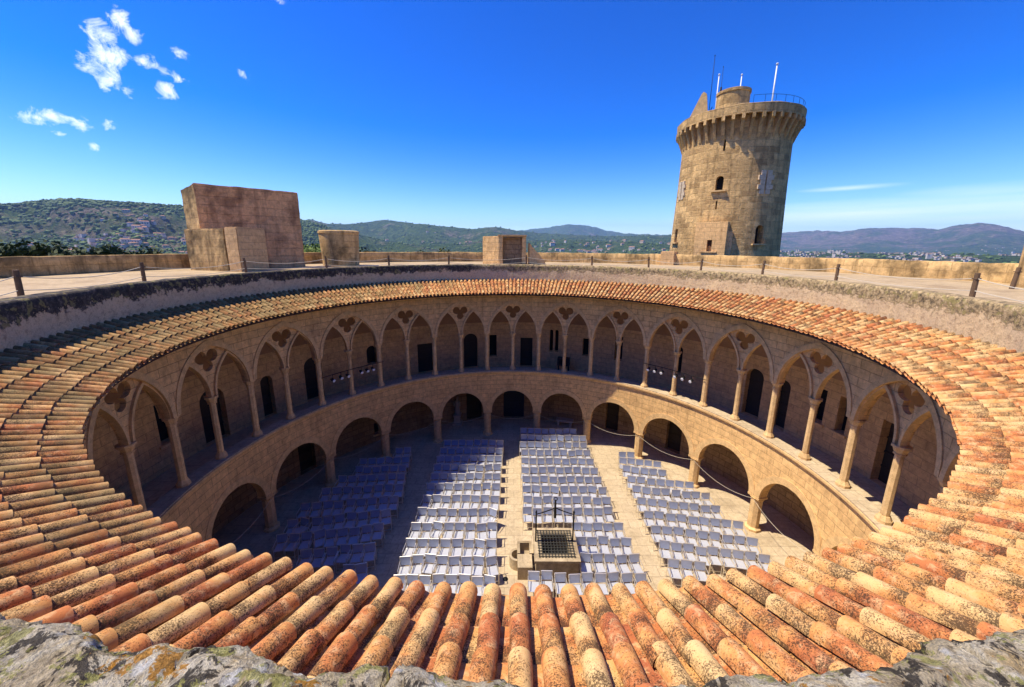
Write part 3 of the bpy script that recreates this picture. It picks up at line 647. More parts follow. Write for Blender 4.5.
under(prism('wall', [(-2.2, 14.15), (-1.05, 13.42), (-.80, 13.50), (-.80, 15.6), (-2.1, 15.6)], 11.02, 13.0, 'arcade_stone', None, .03, 12), hb)
under(prism('rear_wall', [(-.79, 14.25), (.78, 14.3), (.74, 15.6), (-.79, 15.6)], 11.02, 12.95, 'shaded_stone', None, .02, 14), hb)  # shadow of the recess painted in by the darker stone
under(prism('side_wall', [(.50, 13.95), (.78, 14.0), (.78, 14.28), (.50, 14.24)], 11.02, 12.95, 'arcade_stone', None, .01, 15), hb)
under(prism('cap_slab', [(-1.15, 13.38), (.83, 13.85), (.83, 15.7), (-1.1, 15.7)], 12.99, 13.1, 'pale_ashlar', None, .01, 16), hb)
bt = prism('buttress', [(1.0, 14.2), (2.2, 14.6), (2.2, 16.0), (1.0, 16.0)], 11.02, [12.6, 11.25, 11.25, 12.6], 'gallery_stone', None, .03, 18); tag(bt, 'short sloping stone buttress just right of the square stair hut', 'buttress')
gt = prism('gate_block', [(10.55, 15.3), (11.35, 14.8), (12.2, 16.2), (11.4, 16.7)], 11.02, 12.05, 'gallery_stone', None, .02, 20); tag(gt, 'low dark stone block breaking the parapet in front of the round keep', 'stone block')
gr = MB(); gr.lathe([(.75, 11.0), (.78, 13.0), (.85, 13.02), (.85, 13.15), (0, 13.2)], 24, (18.15, .75)); tag(gr.build('corner_turret', 'outer_stone'), 'small round turret on the parapet at the right edge of the view', 'turret')

# posts and ropes along the terrace
POSTS = [(-107.8, 11.75), (-89.8, 11.96), (-69.4, 12.6), (-52.2, 12.46), (-37.5, 11.7), (-20.1, 11.8), (3.6, 12.34), (22.7, 12.5), (37.6, 13.0), (50.8, 12.8), (64.8, 12.6), (79.0, 12.48), (101.1, 11.98)]
where = ['dark wooden rope post at the left end of the terrace, leaning slightly', 'pale wooden rope post second from the left, before the empty terrace', 'wooden rope post in front of the low angled wall', 'wooden rope post in front of the round drum',
         'small rope post just right of the round drum', 'small rope post left of the square stair hut', 'wooden rope post at the right corner of the square stair hut', 'small rope post between the stair hut and the keep, nearer the hut',
         'small rope post left of the round keep', 'rope post beside the dark parapet block below the keep', 'dark rope post right of the round keep', 'tall dark rope post in front of the far mountains', 'thick dark wooden rope post nearest on the right']
def post(p, h, rr, lab, lean):
    s = MB(); s.tube([(0, 0, 0), (lean * .5, 0, h * .5), (lean, 0, h)], [rr, rr * .96, rr * .9], 10); s.box((lean * .8, 0, h * .8), (rr * 2.1, rr * 2.1, .03))
    o = s.build('rope_post', 'post_wood'); o.location = p; tag(o, lab, 'post', 'wooden rope posts along the terrace edge'); return o
pts = []
for i, ((az, r), lab) in enumerate(zip(POSTS, where)):
    p = pol(az, r, 11.09); post(p, .70, .055, lab, random.uniform(-.04, .04)); pts.append(p)
pe = pol(88.6, 16.4, 11.09); post(pe, .72, .06, 'dark rope post farther back, close to the right parapet', .05)
def rope(p, q, sag, rr, n=12):
    s = MB(); s.tube([p.lerp(q, i / n) - Vector((0, 0, sag * 4 * (i / n) * (1 - i / n))) for i in range(n + 1)], rr, 5); return s
prev = pol(-127, 11.8, 11.09)
chain = [prev] + pts + [pol(124, 12.0, 11.09)]
for i in range(len(chain) - 1):
    a, b = chain[i], chain[i + 1]; root = empty('rope_span', a)
    nm = 'slack pale double rope strung ' + ('leaving the frame left of the leftmost post' if i == 0 else 'leaving the frame right of the nearest right post' if i == len(chain) - 2 else 'between the %s and %s posts from the left' % (ORD[i], ORD[i + 1]))
    tag(root, nm, 'rope', 'ropes between the terrace posts')
    for h, sg in ((.56, .16), (.25, .10)): o = rope(a + Vector((0, 0, h)), b + Vector((0, 0, h)), sg, .011).build('strand', 'rope'); under(o, root)
# rope draped across the lower arches
for k in range(-5, 6):
    a = pol((k - .5) * STEP + ROT, 10.83, 1.56); b = pol((k + .5) * STEP + ROT, 10.83, 1.56)
    o = rope(a, b, .34, .008, 14).build('hanging_cable', 'rope')
    side = 'centre arch of the ground arcade' if k == 0 else '%s ground arch %s of the centre one' % (ORD[abs(k)], 'left' if k < 0 else 'right')
    tag(o, 'thin pale cable sagging across the ' + side, 'cable', 'cables sagging across the lower arches')

# stage lamp bars in the upper gallery
def lampbar(a0, a1, lamps, lab):
    root = empty('lamp_bar', pol((a0 + a1) / 2, 10.95, 5.92)); tag(root, lab, 'lamp bar', 'lamp bars in the upper gallery')
    s = MB(); s.tube([pol(a0 + (a1 - a0) * i / 10, 10.92, 5.95) for i in range(11)], .018, 6); under(s.build('bar', 'iron'), root)
    for az in lamps:
        c = pol(az, 10.9, 5.66); ax = (Vector((0, 0, 0.2)) - c + Vector((0, 0, 2))).normalized()
        s = MB(); s.tube([c - ax * .14, c + ax * .08], [.07, .085], 10); s.box(c + Vector((0, 0, .17)), (.02, .02, .22)); l = s.build('lamp', 'lamp_black'); under(l, root)
        s = MB(); s.tube([c + ax * .081, c + ax * .10], [.082, .07], 10); e = s.build('lens', 'lens', l)
lampbar(-60.5, -42.5, [-57.5, -55.2, -53.2, -49.3, -47.5, -45.8], 'black pipe of stage lamps across the upper gallery columns on the left')
lampbar(42, 60, [43.6, 45.6, 47.6, 51.6, 53.8, 56.1], 'black pipe of stage lamps across the upper gallery columns on the right')
cb = empty('equipment_cabinet', pol(15.6, 12.5, ZF), -R(15.6)); tag(cb, 'dark equipment cabinet standing in the upper gallery beside the twin slit windows', 'cabinet')
s = MB(); s.box((0, 0, .78), (.8, .5, .5)); s.build('case', 'lamp_black', cb); s = MB(); s.box((0, -.26, .80), (.55, .02, .25)); s.build('front_panel', 'iron', cb)
for a in (-.34, .34):
    for b_ in (-.2, .2): s = MB(); s.box((a, b_, .26), (.05, .05, .54)); s.build('leg', 'iron', cb)
# statue and bench under the lower gallery
st = empty('statue', (-3.95, 12.3, 0)); tag(st, 'small pale robed statue on a pedestal under the second arch left of centre', 'statue')
s = MB(); s.box((0, 0, .08), (.62, .62, .16)); s.box((0, 0, .42), (.44, .44, .52)); s.box((0, 0, .71), (.54, .54, .07)); s.build('pedestal', 'statue_stone', st)
s = MB(); s.lathe([(.0, .745), (.20, .745), (.19, 1.0), (.145, 1.3), (.165, 1.5), (.19, 1.66), (.14, 1.75), (.055, 1.79), (.06, 1.84), (.095, 1.92), (.085, 2.0), (.04, 2.06), (0, 2.07)], 14)
s.tube([(-.17, -.02, 1.66), (-.21, -.10, 1.42), (-.06, -.2, 1.38)], [.06, .05, .035], 8); s.tube([(.17, -.02, 1.66), (.2, -.10, 1.42), (.05, -.2, 1.40)], [.06, .05, .035], 8); s.build('figure', 'statue_stone', st)
bn = empty('stone_bench', pol(16.6, 12.6), -R(16.6)); tag(bn, 'plain pale stone bench under the first ground arch right of centre', 'bench')
s = MB(); s.box((0, 0, .46), (1.2, .42, .10)); s.build('seat', 'statue_stone', bn)
for a in (-.42, .42): s = MB(); s.box((a, 0, .21), (.16, .36, .42)); s.build('leg', 'statue_stone', bn)

# ------------------------------------------------------------------ well
well = empty('well', (1.6, .52, 0)); tag(well, 'square stone well with iron grille and wrought iron arch among the chairs', 'well')
def wp(mb, name, mat, par=well): o = mb.build(name, mat); o.parent = par; return o
s = MB(); X0, X1, Y0, Y1, H = -.80, .80, -.78, .78, .86
for (cx, cyy, dx, dy) in ((0, Y0 + .11, 1.6, .22), (0, Y1 - .11, 1.6, .22), (X0 + .11, 0, .22, 1.116), (X1 - .11, 0, .22, 1.116)): s.box((cx, cyy, H / 2), (dx, dy, H))
wp(s, 'wall', 'well_stone')
s = MB()
for (cx, cyy, dx, dy) in ((0, Y0 + .12, 1.72, .34), (0, Y1 - .12, 1.72, .34), (X0 + .12, 0, .34, .978), (X1 - .12, 0, .34, .978)): s.box((cx, cyy, H + .055), (dx, dy, .11))
wp(s, 'rim', 'well_stone')
s = MB(); s.box((0, 0, .25), (1.14, 1.1, .02)); wp(s, 'shaft_water', 'dark_void')
s = MB()
for i in range(12): s.box((-.66 + 1.32 * i / 11, 0, H + .135), (.028, 1.36, .022))
for i in range(11): s.box((0, -.64 + 1.28 * i / 10, H + .155), (1.40, .028, .018))
wp(s, 'grille', 'grille_iron')
s = MB(); zt = 2.28
for a in (-.76, .70): s.tube([(a, .12, H + .11), (a, .12, zt)], .03, 8); s.tube([(a, .12, zt), (a, .12, zt + .12)], [.045, .0], 8)
s.tube([(-.03, .12, zt + .55), (-.03, .12, zt + .05)], [.03, .045], 8); s.tube([(-.03, .12, zt + .12), (-.03, .12, zt - .22)], .05, 8)
for sg, x0_ in ((-1, -.76), (1, .70)): s.tube([(x0_ + (-.03 - x0_) * f, .12, zt - .08 + .30 * (f ** 2.2) + .06 * math.sin(PI * f)) for f in [i / 12 for i in range(13)]], .02, 6)
s.tube([(-.03 + .07 * math.cos(2 * PI * i / 12), .12 + .0, zt + .6 + .07 * math.sin(2 * PI * i / 12)) for i in range(13)], .014, 5)
wp(s, 'iron_arch', 'iron')
sb = empty('trough', (.35, .55, 0)); tag(sb, 'stone step block with a hollow trough against the left side of the well', 'trough')
s = MB(); s.box((.05, -.42, .28), (.56, .62, .56)); s.box((.05, .46, .30), (.56, .10, .60)); s.box((-.18, .15, .30), (.10, .50, .60)); s.box((.29, .15, .30), (.08, .50, .60)); s.box((.05, .15, .12), (.40, .50, .24)); s.build('block', 'well_stone', sb)
s = MB(); s.lathe([(.0, .12), (.22, .12), (.22, .46), (.31, .46), (.31, 0)], 14, (-.24, -.02), PI / 2, PI * 1.5); s.build('basin', 'well_stone', sb)
s = MB(); s.lathe([(.0, .005), (.09, .006), (.1, .012), (.0, .013)], 16, (-.34, -.15)); tag(s.build('drain', 'dark_void'), 'small round dark drain hole in the aisle paving beside the trough', 'drain')

# ------------------------------------------------------------------ chairs
def chair_parts():
    f = MB(); r = .015
    for sx in (-.205, .205):
        f.tube([(sx, .24, 0), (sx, .17, .42), (sx, .215, .83)], r, 5); f.tube([(sx, -.27, 0), (sx, -.25, .42), (sx, -.24, .63), (sx, .19, .65)], r, 5)
        f.tube([(sx, -.2, .42), (sx, .17, .40)], r, 5)
    f.tube([(-.205, .215, .83), (.205, .215, .83)], r, 5); f.tube([(-.205, -.2, .42), (.205, -.2, .42)], r, 5); f.tube([(-.205, .17, .41), (.205, .17, .41)], r, 5); f.tube([(-.205, -.22, .12), (.205, -.22, .12)], r, 5)
    s = MB(); M_ = Matrix.Translation((0, -.045, .435)) @ Matrix.Rotation(R(-3), 4, 'X'); s.box(None, (.375, .44, .022), M=M_)
    b = MB(); M_ = Matrix.Translation((0, .193, .655)) @ Matrix.Rotation(R(-7), 4, 'X'); b.box(None, (.375, .020, .32), M=M_)
    return f, s, b
cf, cs_, cb_ = chair_parts()
proto = empty('chair'); fo = cf.build('frame', 'chair_metal', proto); so_ = cs_.build('seat', 'chair_seat', proto); bo = cb_.build('backrest', 'chair_sling', proto)
A_ = [(-6.89, 7.68, -5.99, 7.74, 2), (-8.53, 6.55, -5.82, 6.83, 6), (-8.46, 5.72, -5.76, 5.96, 6), (-8.99, 4.95, -5.59, 5.23, 7), (-9.36, 4.01, -5.45, 4.35, 8), (-9.78, 2.89, -5.42, 3.51, 9), (-9.75, 1.87, -5.51, 2.63, 9), (-9.69, 1.02, -5.53, 1.71, 9), (-8.31, .27, -5.48, .70, 6), (-6.35, -.37, -5.47, -.30, 2)]
B_ = [(-4.25, 8.60, -.60, 8.64, 8), (-4.31, 7.70, -.64, 7.72, 8), (-4.35, 6.88, -.64, 6.93, 8), (-4.34, 6.07, -.69, 6.09, 8), (-4.33, 5.25, -.68, 5.27, 8), (-4.36, 4.42, -.68, 4.44, 8), (-4.33, 3.56, -.68, 3.58, 8), (-4.36, 2.66, -.72, 2.66, 8), (-4.41, 1.77, -.71, 1.78, 8), (-4.39, .89, -.69, .87, 8), (-4.38, .05, -.65, .05, 8), (-4.36, -.78, -.64, -.78, 8)]
C_ = [(.43, 10.13, 4.09, 10.07, 8), (.43, 9.27, 4.55, 9.22, 9), (.35, 8.45, 4.44, 8.41, 9), (.41, 7.60, 4.47, 7.54, 9), (.39, 6.73, 4.47, 6.69, 9), (.39, 5.89, 4.52, 5.82, 9), (.42, 5.09, 4.52, 5.03, 9), (.40, 4.32, 4.57, 4.26, 9), (.41, 3.47, 4.59, 3.49, 9), (.36, 2.74, 4.50, 2.76, 9), (2.46, 1.82, 4.68, 1.84, 5), (2.48, 1.05, 4.76, 1.0, 5), (2.50, .19, 4.82, .18, 5), (.45, -.64, 4.80, -.66, 9)]
D_ = [(6.03, 7.46, 6.97, 7.40, 2), (5.88, 6.85, 8.13, 6.45, 5), (5.86, 6.03, 8.10, 5.62, 5), (5.84, 5.18, 9.08, 4.63, 7), (5.84, 4.36, 9.46, 3.80, 8), (5.79, 3.51, 9.46, 2.88, 8), (5.80, 2.63, 9.91, 1.90, 9), (5.78, 1.77, 9.93, 1.03, 9), (5.82, .90, 9.85, .2, 9), (5.80, .05, 7.2, -.18, 3)]
def loose(M_, mb):                              # bake a chair into the far mass
    for src in (cf, cs_, cb_):
        k = 0
        for F_, S_ in zip(src.F, src.S): mb.face([M_ @ src.V[i] for i in F_], None, False, {id(cf): 0, id(cs_): 1, id(cb_): 2}[id(src)])
mass = MB(); first = True; count = 0; random.seed(11)
for nm, rows, far in (('far left', A_, 2), ('left centre', B_, 1), ('right centre', C_, 2), ('far right', D_, 2)):
    for ri, (x0, y0, x1, y1, n) in enumerate(rows):
        ang = math.atan2(y1 - y0, x1 - x0)
        for i in range(n):
            f = (i + .5) / n; x = x0 + (x1 - x0) * f; y = y0 + (y1 - y0) * f
            a = ang + random.gauss(0, .075) + (random.choice((-.25, .25)) if random.random() < .03 else 0); x += random.gauss(0, .008); y += random.gauss(0, .03)
            # row line is the top of the backrests, .215 behind the chair's middle
            P = Vector((x + .215 * math.sin(a), y - .215 * math.cos(a), 0.002))
            if ri < far: loose(Matrix.Translation(P) @ Matrix.Rotation(a, 4, 'Z'), mass); continue
            o = proto if first else clone(proto); first = False
            o.location = P; o.rotation_euler = (0, 0, a); count += 1
            tag(o, 'metal armchair %s from left in %s row from back, %s block' % (ORD[i + 1], ORD[ri + 1], nm), 'chair', 'rows of metal armchairs in the courtyard')
m_ = mass.build('distant_chairs', ['chair_metal', 'chair_seat', 'chair_sling'], merge=False); tag(m_, 'farthest rows of blue grey metal armchairs at the back of the courtyard', 'chairs', 'rows of metal armchairs in the courtyard', 'stuff')

# ------------------------------------------------------------------ the keep
TX, TY = 17.33, 19.66
keep = empty('keep', (TX, TY, 0)); tag(keep, 'round stone keep with machicolated top standing beyond the terrace', 'tower')
s = MB(); s.lathe([(0, -14), (4.25, -14), (4.15, 0), (4.03, 11), (3.93, 14), (3.82, 17), (3.76, 19.6), (3.76, 21.6), (0, 21.6)], 96, rref=3.75); body = s.build('tower_wall', 'tower_stone', keep)
def tf_(ang, r=3.80):
    a = R(ang); o = Vector((math.cos(a), math.sin(a), 0)); t_ = Vector((-math.sin(a), math.cos(a), 0)); return lambda s_, d, z: o * (r - d) + t_ * s_ + Vector((0, 0, z))
TOP = [(-129, .50, 16.45, 17.45, 1, 'window'), (-179, .46, 12.75, 13.85, 1, 'window'), (-84, .62, 12.65, 13.95, 1, 'window'), (-129.5, .10, 15.1, 15.7, 0, 'arrow_slit'), (-128.6, .14, 19.15, 19.9, 0, 'arrow_slit'), (-84, .10, 16.4, 17.4, 0, 'arrow_slit')]
s = MB()
for a, wd, z0, z1, ar, k_ in TOP: cutter_mesh(s, tf_(a), wd, z0, z1, ar, -.6, .5)
c_ = s.build('cutter', 'tower_stone'); c_.parent = keep; bpy.context.view_layer.update(); boolean(body, c_)
for a, wd, z0, z1, ar, k_ in TOP:
    s = MB(); cutter_mesh(s, tf_(a), wd + .1, z0 - .05, z1 + .05, ar, .42, .6); o = s.build(k_, 'dark_void', keep)
    if k_ == 'window':
        q = MB(); P = tf_(a)(0, -.14 if z0 > 15 else -.26, z0 - .06); q.box(P, (.2, wd + .5, .10), R(a)); q.build('sill', 'pale_ashlar', o)
for a, z0, z1 in ((-84, 16.1, 17.7), (-179, 16.1, 17.5)):     # toothed pale ashlar around the slits
    s = MB()
    for i in range(5):
        zz = z0 + (z1 - z0) * (i + .5) / 5; wd = .5 if i % 2 else .34
        for sg in (-1, 1): s.box(tf_(a)(sg * (.06 + wd / 2), -.03, zz), (.12, wd, (z1 - z0) / 5 - .01), R(a))
    s.build('ashlar_surround', 'grey_ashlar', keep)
s = MB()
for a0, wz in ((-130.5, None),):
    f_ = tf_(a0, 3.9)
    s.box(f_(-.62, -.03, 12.2), (.7, .9, 4.0), R(a0)); s.box(f_(.62, -.03, 12.2), (.7, .9, 4.0), R(a0)); s.box(f_(0, -.03, 13.55), (.7, .346, 1.3), R(a0)); s.box(f_(0, -.03, 11.0), (.7, .346, 2.0), R(a0))
    s.box(f_(0, -.35, 12.02), (.3, 1.1, .1), R(a0))
s.build('oriel', 'arcade_stone', keep)
s = MB(); s.box(tf_(-130.5, 3.95)(0, .12, 12.5), (.3, .42, 1.1), R(-130.5)); s.build('hatch', 'beam_wood', keep)
s = MB(); s.box(tf_(-113, 3.95)(0, .05, 12.3), (.35, .35, 2.4), R(-113)); s.build('downpipe_shaft', 'gallery_stone', keep)
# corbels and rim
NC = 44
s = MB(); w_ = .20; prof = [(-.05, 19.65), (.12, 20.0), (.30, 20.5), (.50, 20.95), (.62, 21.0), (.62, 21.32), (-.05, 21.32)]
P0 = [Vector((3.71 + a, -w_ / 2, b)) for a, b in prof]; P1 = [Vector((3.71 + a, w_ / 2, b)) for a, b in prof]; n = len(prof)
s.face(P0); s.face(P1[::-1])
for i in range(n): j = (i + 1) % n; s.face([P0[j], P0[i], P1[i], P1[j]])
corb = s.build('corbel', 'tower_stone', keep)
for k in range(NC):
    o = corb if k == 0 else clone(corb, keep); o.rotation_euler.z = 2 * PI * k / NC; sc1 = 1 + random.uniform(-.03, .03); o.scale = (1, random.uniform(.85, 1.15), 1)
s = MB(); s.lathe([(4.02, 21.31), (4.27, 21.31), (4.30, 21.90), (4.10, 21.98), (4.02, 21.7), (4.02, 21.31)], 96, rref=4.3)
for k in range(NC):                                # small arches between corbels
    a = 360 * (k + .5) / NC
rim = s.build('rim', 'tower_stone', keep)
for v in rim.data.vertices: v.co.z += .07 * noise.noise(v.co * .9) if v.co.z > 21.6 else 0
s = MB(); s.lathe([(4.06, 21.75), (0, 21.75)], 64); s.build('deck', 'terrace_floor', keep)
tc_ = Vector((16.95 - TX, 20.0 - TY, 0))
s = MB(); s.lathe([(1.16, 21.6), (1.14, 23.9), (1.20, 23.92), (1.20, 24.12), (1.0, 24.2), (0, 24.22)], 36, (tc_.x, tc_.y), rref=1.15); s.build('cap_turret', 'tower_stone', keep)
# pointed wedge of masonry at the left of the rim
wd_ = Vector((14.95 - TX, 20.75 - TY, 0)); s = MB(); vx = Vector((.86, -.5, 0)); vy = Vector((.5, .86, 0))
fo_ = [(-1.2, 21.7), (.62, 21.7), (.28, 24.15), (.06, 24.32), (-.08, 24.2)]
A1 = [wd_ + vx * a - vy * .35 + Vector((0, 0, z)) for a, z in fo_]; A2 = [wd_ + vx * a + vy * .35 + Vector((0, 0, z)) for a, z in fo_]
s.face(A1); s.face(A2[::-1])
for i in range(5): j = (i + 1) % 5; s.face([A1[j], A1[i], A2[i], A2[j]])
s.build('gable', 'pale_ashlar', keep)
s = MB()
rl = []
for i in range(25): a = R(-108 + 78 * i / 24); rl.append(Vector((4.12 * math.cos(a), 4.12 * math.sin(a), 22.42)))
s.tube(rl, .013, 5)
for i in range(0, 25, 3): s.tube([rl[i] - Vector((0, 0, .6)), rl[i]], .012, 5)
s.build('railing', 'iron', keep)
POL = [((15.48, 20.6), 26.9, .028, 'iron', 'tall thin grey antenna mast on the keep roof, left of the white pole'), ((15.86, 20.38), 25.5, .05, 'pole_white', 'white pole on the keep roof next to the pointed masonry wedge'), ((16.08, 20.3), 26.0, .02, 'iron', 'thin dark aerial just left of the cap turret on the keep'),
       ((17.75, 20.6), 25.6, .05, 'pole_white', 'short white pole rising behind the cap turret on the keep'), ((19.12, 18.58), 25.5, .06, 'pole_white', 'tall white flagpole standing alone right of the cap turret on the keep')]
for (x, y), z, r_, m, lab in POL:
    s = MB(); s.tube([(0, 0, 21.7), (0, 0, z)], [r_, r_ * .7], 8); s.tube([(0, 0, z - .02), (0, 0, z + .06)], [r_ * 1.6, r_ * 1.2], 8)
    if 'aerial' in lab: s.tube([(0, 0, 24.0), (0, 0, 24.6)], .07, 8)
    if 'antenna' in lab: s.tube([(-.25, 0, 22.9), (.25, 0, 22.9)], .03, 6); s.tube([(0, 0, 22.8), (.22, 0, 23.3)], .03, 6)
    o = s.build('pole', m); o.location = (x, y, 0); tag(o, lab, 'pole', 'poles on the keep roof')

# ------------------------------------------------------------------ terrain
def interp(tab, a):
    if a <= tab[0][0]: return tab[0][1]
    for (a0, v0), (a1, v1) in zip(tab, tab[1:]):
        if a <= a1: f = (a - a0) / (a1 - a0); f = f * f * (3 - 2 * f) * .5 + f * .5; return v0 + (v1 - v0) * f
    return tab[-1][1]
RL = [(-100, .02), (-75, .05), (-59.7, .057), (-56, .06), (-53, .0591), (-48.2, .0714), (-45.5, .0704), (-40.6, .0705), (-34.3, .0643), (-28.9, .0530), (-24, .030), (-18, .008), (-12, -.01)]
RM = [(-60, .02), (-34.5, .0455), (-28.9, .0513), (-28, .0564), (-25.5, .0466), (-23, .0478), (-18.3, .0596), (-14, .0531), (-9.6, .0465), (-6, .0413), (-2.6, .047), (1, .0385), (4.5, .0325), (13.7, .0253), (22.7, .0263), (28.8, .0157), (33, .003), (36, -.012)]
RF = [(-30, .02), (-4.9, .0313), (1, .0385), (4.5, .0452), (8.5, .0553), (11.4, .0517), (14.2, .0389), (16.9, .0312), (22.7, .0275), (28, .0240), (31, .0245), (35.2, .0312), (38.7, .0341), (41, .0316), (43.2, .0374), (46.7, .0358), (48.1, .0334), (49.5, .0393), (50.7, .0417), (51.5, .0396), (53.3, .0283), (57.1, .019), (70, .018), (90, .02)]
RN = [(-100, -.02), (-30, -.014), (-10, .006), (0, .012), (8, .016), (16, .012), (24, .005), (30, -.01), (100, -.02)]
BASE = -78.0
def height(az, r):
    x, y = r * math.sin(R(az)), r * math.cos(R(az)); P = Vector((x, y, 0))
    f = min(1, max(0, (r - 34) / 420)); f = f * f * (3 - 2 * f); z = -1.0 + (BASE + 1) * f
    if r > 300:
        z += 5 * noise.fractal(P * .002, 1, 2, 4) * min(1, (r - 300) / 500)
        for tab, D, Wf, Wb, rg in ((RL, 2300, 900, 900, .16), (RM, 4300, 1500, 1300, .15), (RN, 2600, 700, 600, .12), (RF, 9300, 2600, 1500, .10)):
            D_ = D * (1 + .06 * math.sin(az * .21) + .04 * math.sin(az * .57)); crest = CAM.z + D_ * interp(tab, az)
            if crest <= BASE: continue
            d = (r - D_) / (Wf if r < D_ else Wb); g = math.exp(-d * d * 1.6)
            rid = 1 - abs(noise.fractal(P * (3.2 / D_) * 1.7 + Vector((D, 0, 0)), .9, 2.1, 6)) * 1.3
            rid2 = abs(noise.fractal(P * (14. / D_) + Vector((0, D, 0)), .9, 2.1, 4)); g *= 1 - rg * 5.5 * (1 - g) ** .6 * (1 - rid) - .22 * (1 - g) ** .5 * rid2
            tab_n = noise.noise(Vector((az * .9, D, 0))) * .0010 + noise.noise(Vector((az * 3.1, D, 4))) * .0005
            tab_n += (noise.noise(Vector((az * 1.9, D, 9))) * .0016 + noise.noise(Vector((az * 5.3, D, 2))) * .0008 if D > 9000 else 0)
            z = max(z, BASE + (crest + tab_n * D_ - BASE) * g)
    return z
def sstep(a, b, x): f = min(1, max(0, (x - a) / (b - a))); return f * f * (3 - 2 * f)
def is_rock(az, r):
    v = .22 + .40 * sstep(-52, -44, az) * (1 - sstep(-37, -31, az)) * (1 - sstep(1900, 2300, r))
    return v + (.38 if az > 25 else .02) * sstep(5600, 8400, r)
azs = [-72 + 144 * i / 640 for i in range(641)] + [72 + 216 * i / 40 for i in range(1, 40)]
rs_ = [0.0] + [22 * (12500 / 22) ** (i / 190) for i in range(191)]
V = []; F = []; rk = []
n = len(azs)
for r in rs_:
    for a in azs: V.append(pol(a, r, height(a, r)) + Vector((CAM.x, CAM.y, 0)) * min(1, r / 300))
for i in range(len(rs_) - 1):
    for j in range(n):
        k = (j + 1) % n; F.append((i * n + j, i * n + k, (i + 1) * n + k, (i + 1) * n + j))
        rk.append(is_rock(azs[j], rs_[i]) + .12 * noise.noise(Vector((azs[j] * .3, rs_[i] * .002, 0))))
o = link_mesh('terrain', V, F, 'hillside', None, None, True, None, rk, 'rock'); tag(o, 'wooded hills, plain and far mountains around the castle', 'terrain', kind='structure')

# woodland: countless crowns beyond the castle, one mass
random.seed(3)
ico = bmesh.new(); bmesh.ops.create_icosphere(ico, subdivisions=1, radius=1); IV = [v.co.copy() for v in ico.verts]; IF = [[v.index for v in f.verts] for f in ico.faces]; ico.free()
V = []; F = []; T = []
for it in range(30000):
    a = random.uniform(-62, 62) if it < 15000 else random.uniform(-62, -26); r = 130 * (4600 / 130) ** random.random() if it < 15000 else random.uniform(700, 2400)
    z = height(a, r); p = pol(a, r, z) + Vector((CAM.x, CAM.y, 0))
    if a > 28 and r > 900 and random.random() < .3: continue
    if noise.noise(p * .004) < -.12 and random.random() < .8: continue
    s_ = random.uniform(2.5, 5.5) * (1 + r / 4200); hh = s_ * random.uniform(.6, .95); b = len(V); tn = random.random()
    if z + hh * 1.8 - CAM.z > -.016 * r and r < 700: continue
    for v in IV: V.append(p + Vector((v.x * s_, v.y * s_, (v.z + .5) * hh)) * 1.0 + Vector((random.uniform(-1, 1), random.uniform(-1, 1), random.uniform(-1, 1))) * s_ * .22)
    for f in IF: F.append(tuple(b + i for i in f)); T.append(min(1, max(0, tn + random.uniform(-.2, .2))))
tag(link_mesh('woodland', V, F, 'wood_leaves', None, None, False, None, T), 'dark pine and scrub woodland covering the hills beyond the castle', 'woodland', kind='stuff')

# houses on the slopes
def house_mesh(name, w_, d_, h_, hip, wall):
    s = MB(); s.box((0, 0, h_ / 2 - 3), (w_, d_, h_ + 6), m=0)
    a = [(-w_ / 2 - .4, -d_ / 2 - .4, h_), (w_ / 2 + .4, -d_ / 2 - .4, h_), (w_ / 2 + .4, d_ / 2 + .4, h_), (-w_ / 2 - .4, d_ / 2 + .4, h_)]; e = w_ / 2 - (d_ / 2 if hip else 0)
    t0, t1 = (-max(e, 1), 0, h_ + d_ * .22), (max(e, 1), 0, h_ + d_ * .22)
    s.face([a[0], a[1], t1, t0], m=1); s.face([a[2], a[3], t0, t1], m=1); s.face([a[1], a[2], t1], m=1); s.face([a[3], a[0], t0], m=1)
    for k in (-1, 0, 1): s.box((k * w_ * .28, -d_ / 2 - .05, h_ * .55), (w_ * .1, .12, h_ * .3), m=2)
    o = s.build(name, [wall, 'house_roof', 'dark_void']); return o
protos = [house_mesh('house', 13, 9, 6, True, 'house_wall'), house_mesh('house', 20, 11, 8, True, 'house_cream'), house_mesh('house', 26, 13, 13, False, 'house_wall')]
ptype = ['small white house with red hipped roof', 'cream house with red hipped roof', 'long white apartment block with shallow roof']
used = [False] * 3; random.seed(21); placed = 0
zones = [(-59, -40, 1150, 1900, 120, 'low on the wooded hill at left'), (-46, -36, 1300, 2100, 50, 'on the rocky slope left of the tall slab'), (-2, 13, 2050, 2600, 55, 'on the ridge beyond the square stair hut'), (-22, -5, 2400, 3600, 20, 'on the hills left of the stair hut'), (12, 24, 2000, 2900, 30, 'on the low hills left of the keep')]
for a0, a1, r0, r1, cnt, wh in zones:
    for _ in range(cnt):
        a = random.uniform(a0, a1); r = random.uniform(r0, r1); q = random.choices([0, 1, 2], [.6, .25, .15])[0]
        o = protos[q] if not used[q] else clone(protos[q]); used[q] = True
        o.location = pol(a, r, height(a, r) + 1.5) + Vector((CAM.x, CAM.y, 0)); o.rotation_euler.z = -R(a) + random.uniform(-.7, .7); sca = random.uniform(.6, 1.0) * (1 if r < 2000 else 1.2); o.scale = (sca, sca, sca * random.uniform(.8, 1.2))
        tag(o, ptype[q] + ' ' + wh, 'house', ptype[q].replace('house', 'houses', 1).replace('block', 'blocks', 1) + ' ' + wh)
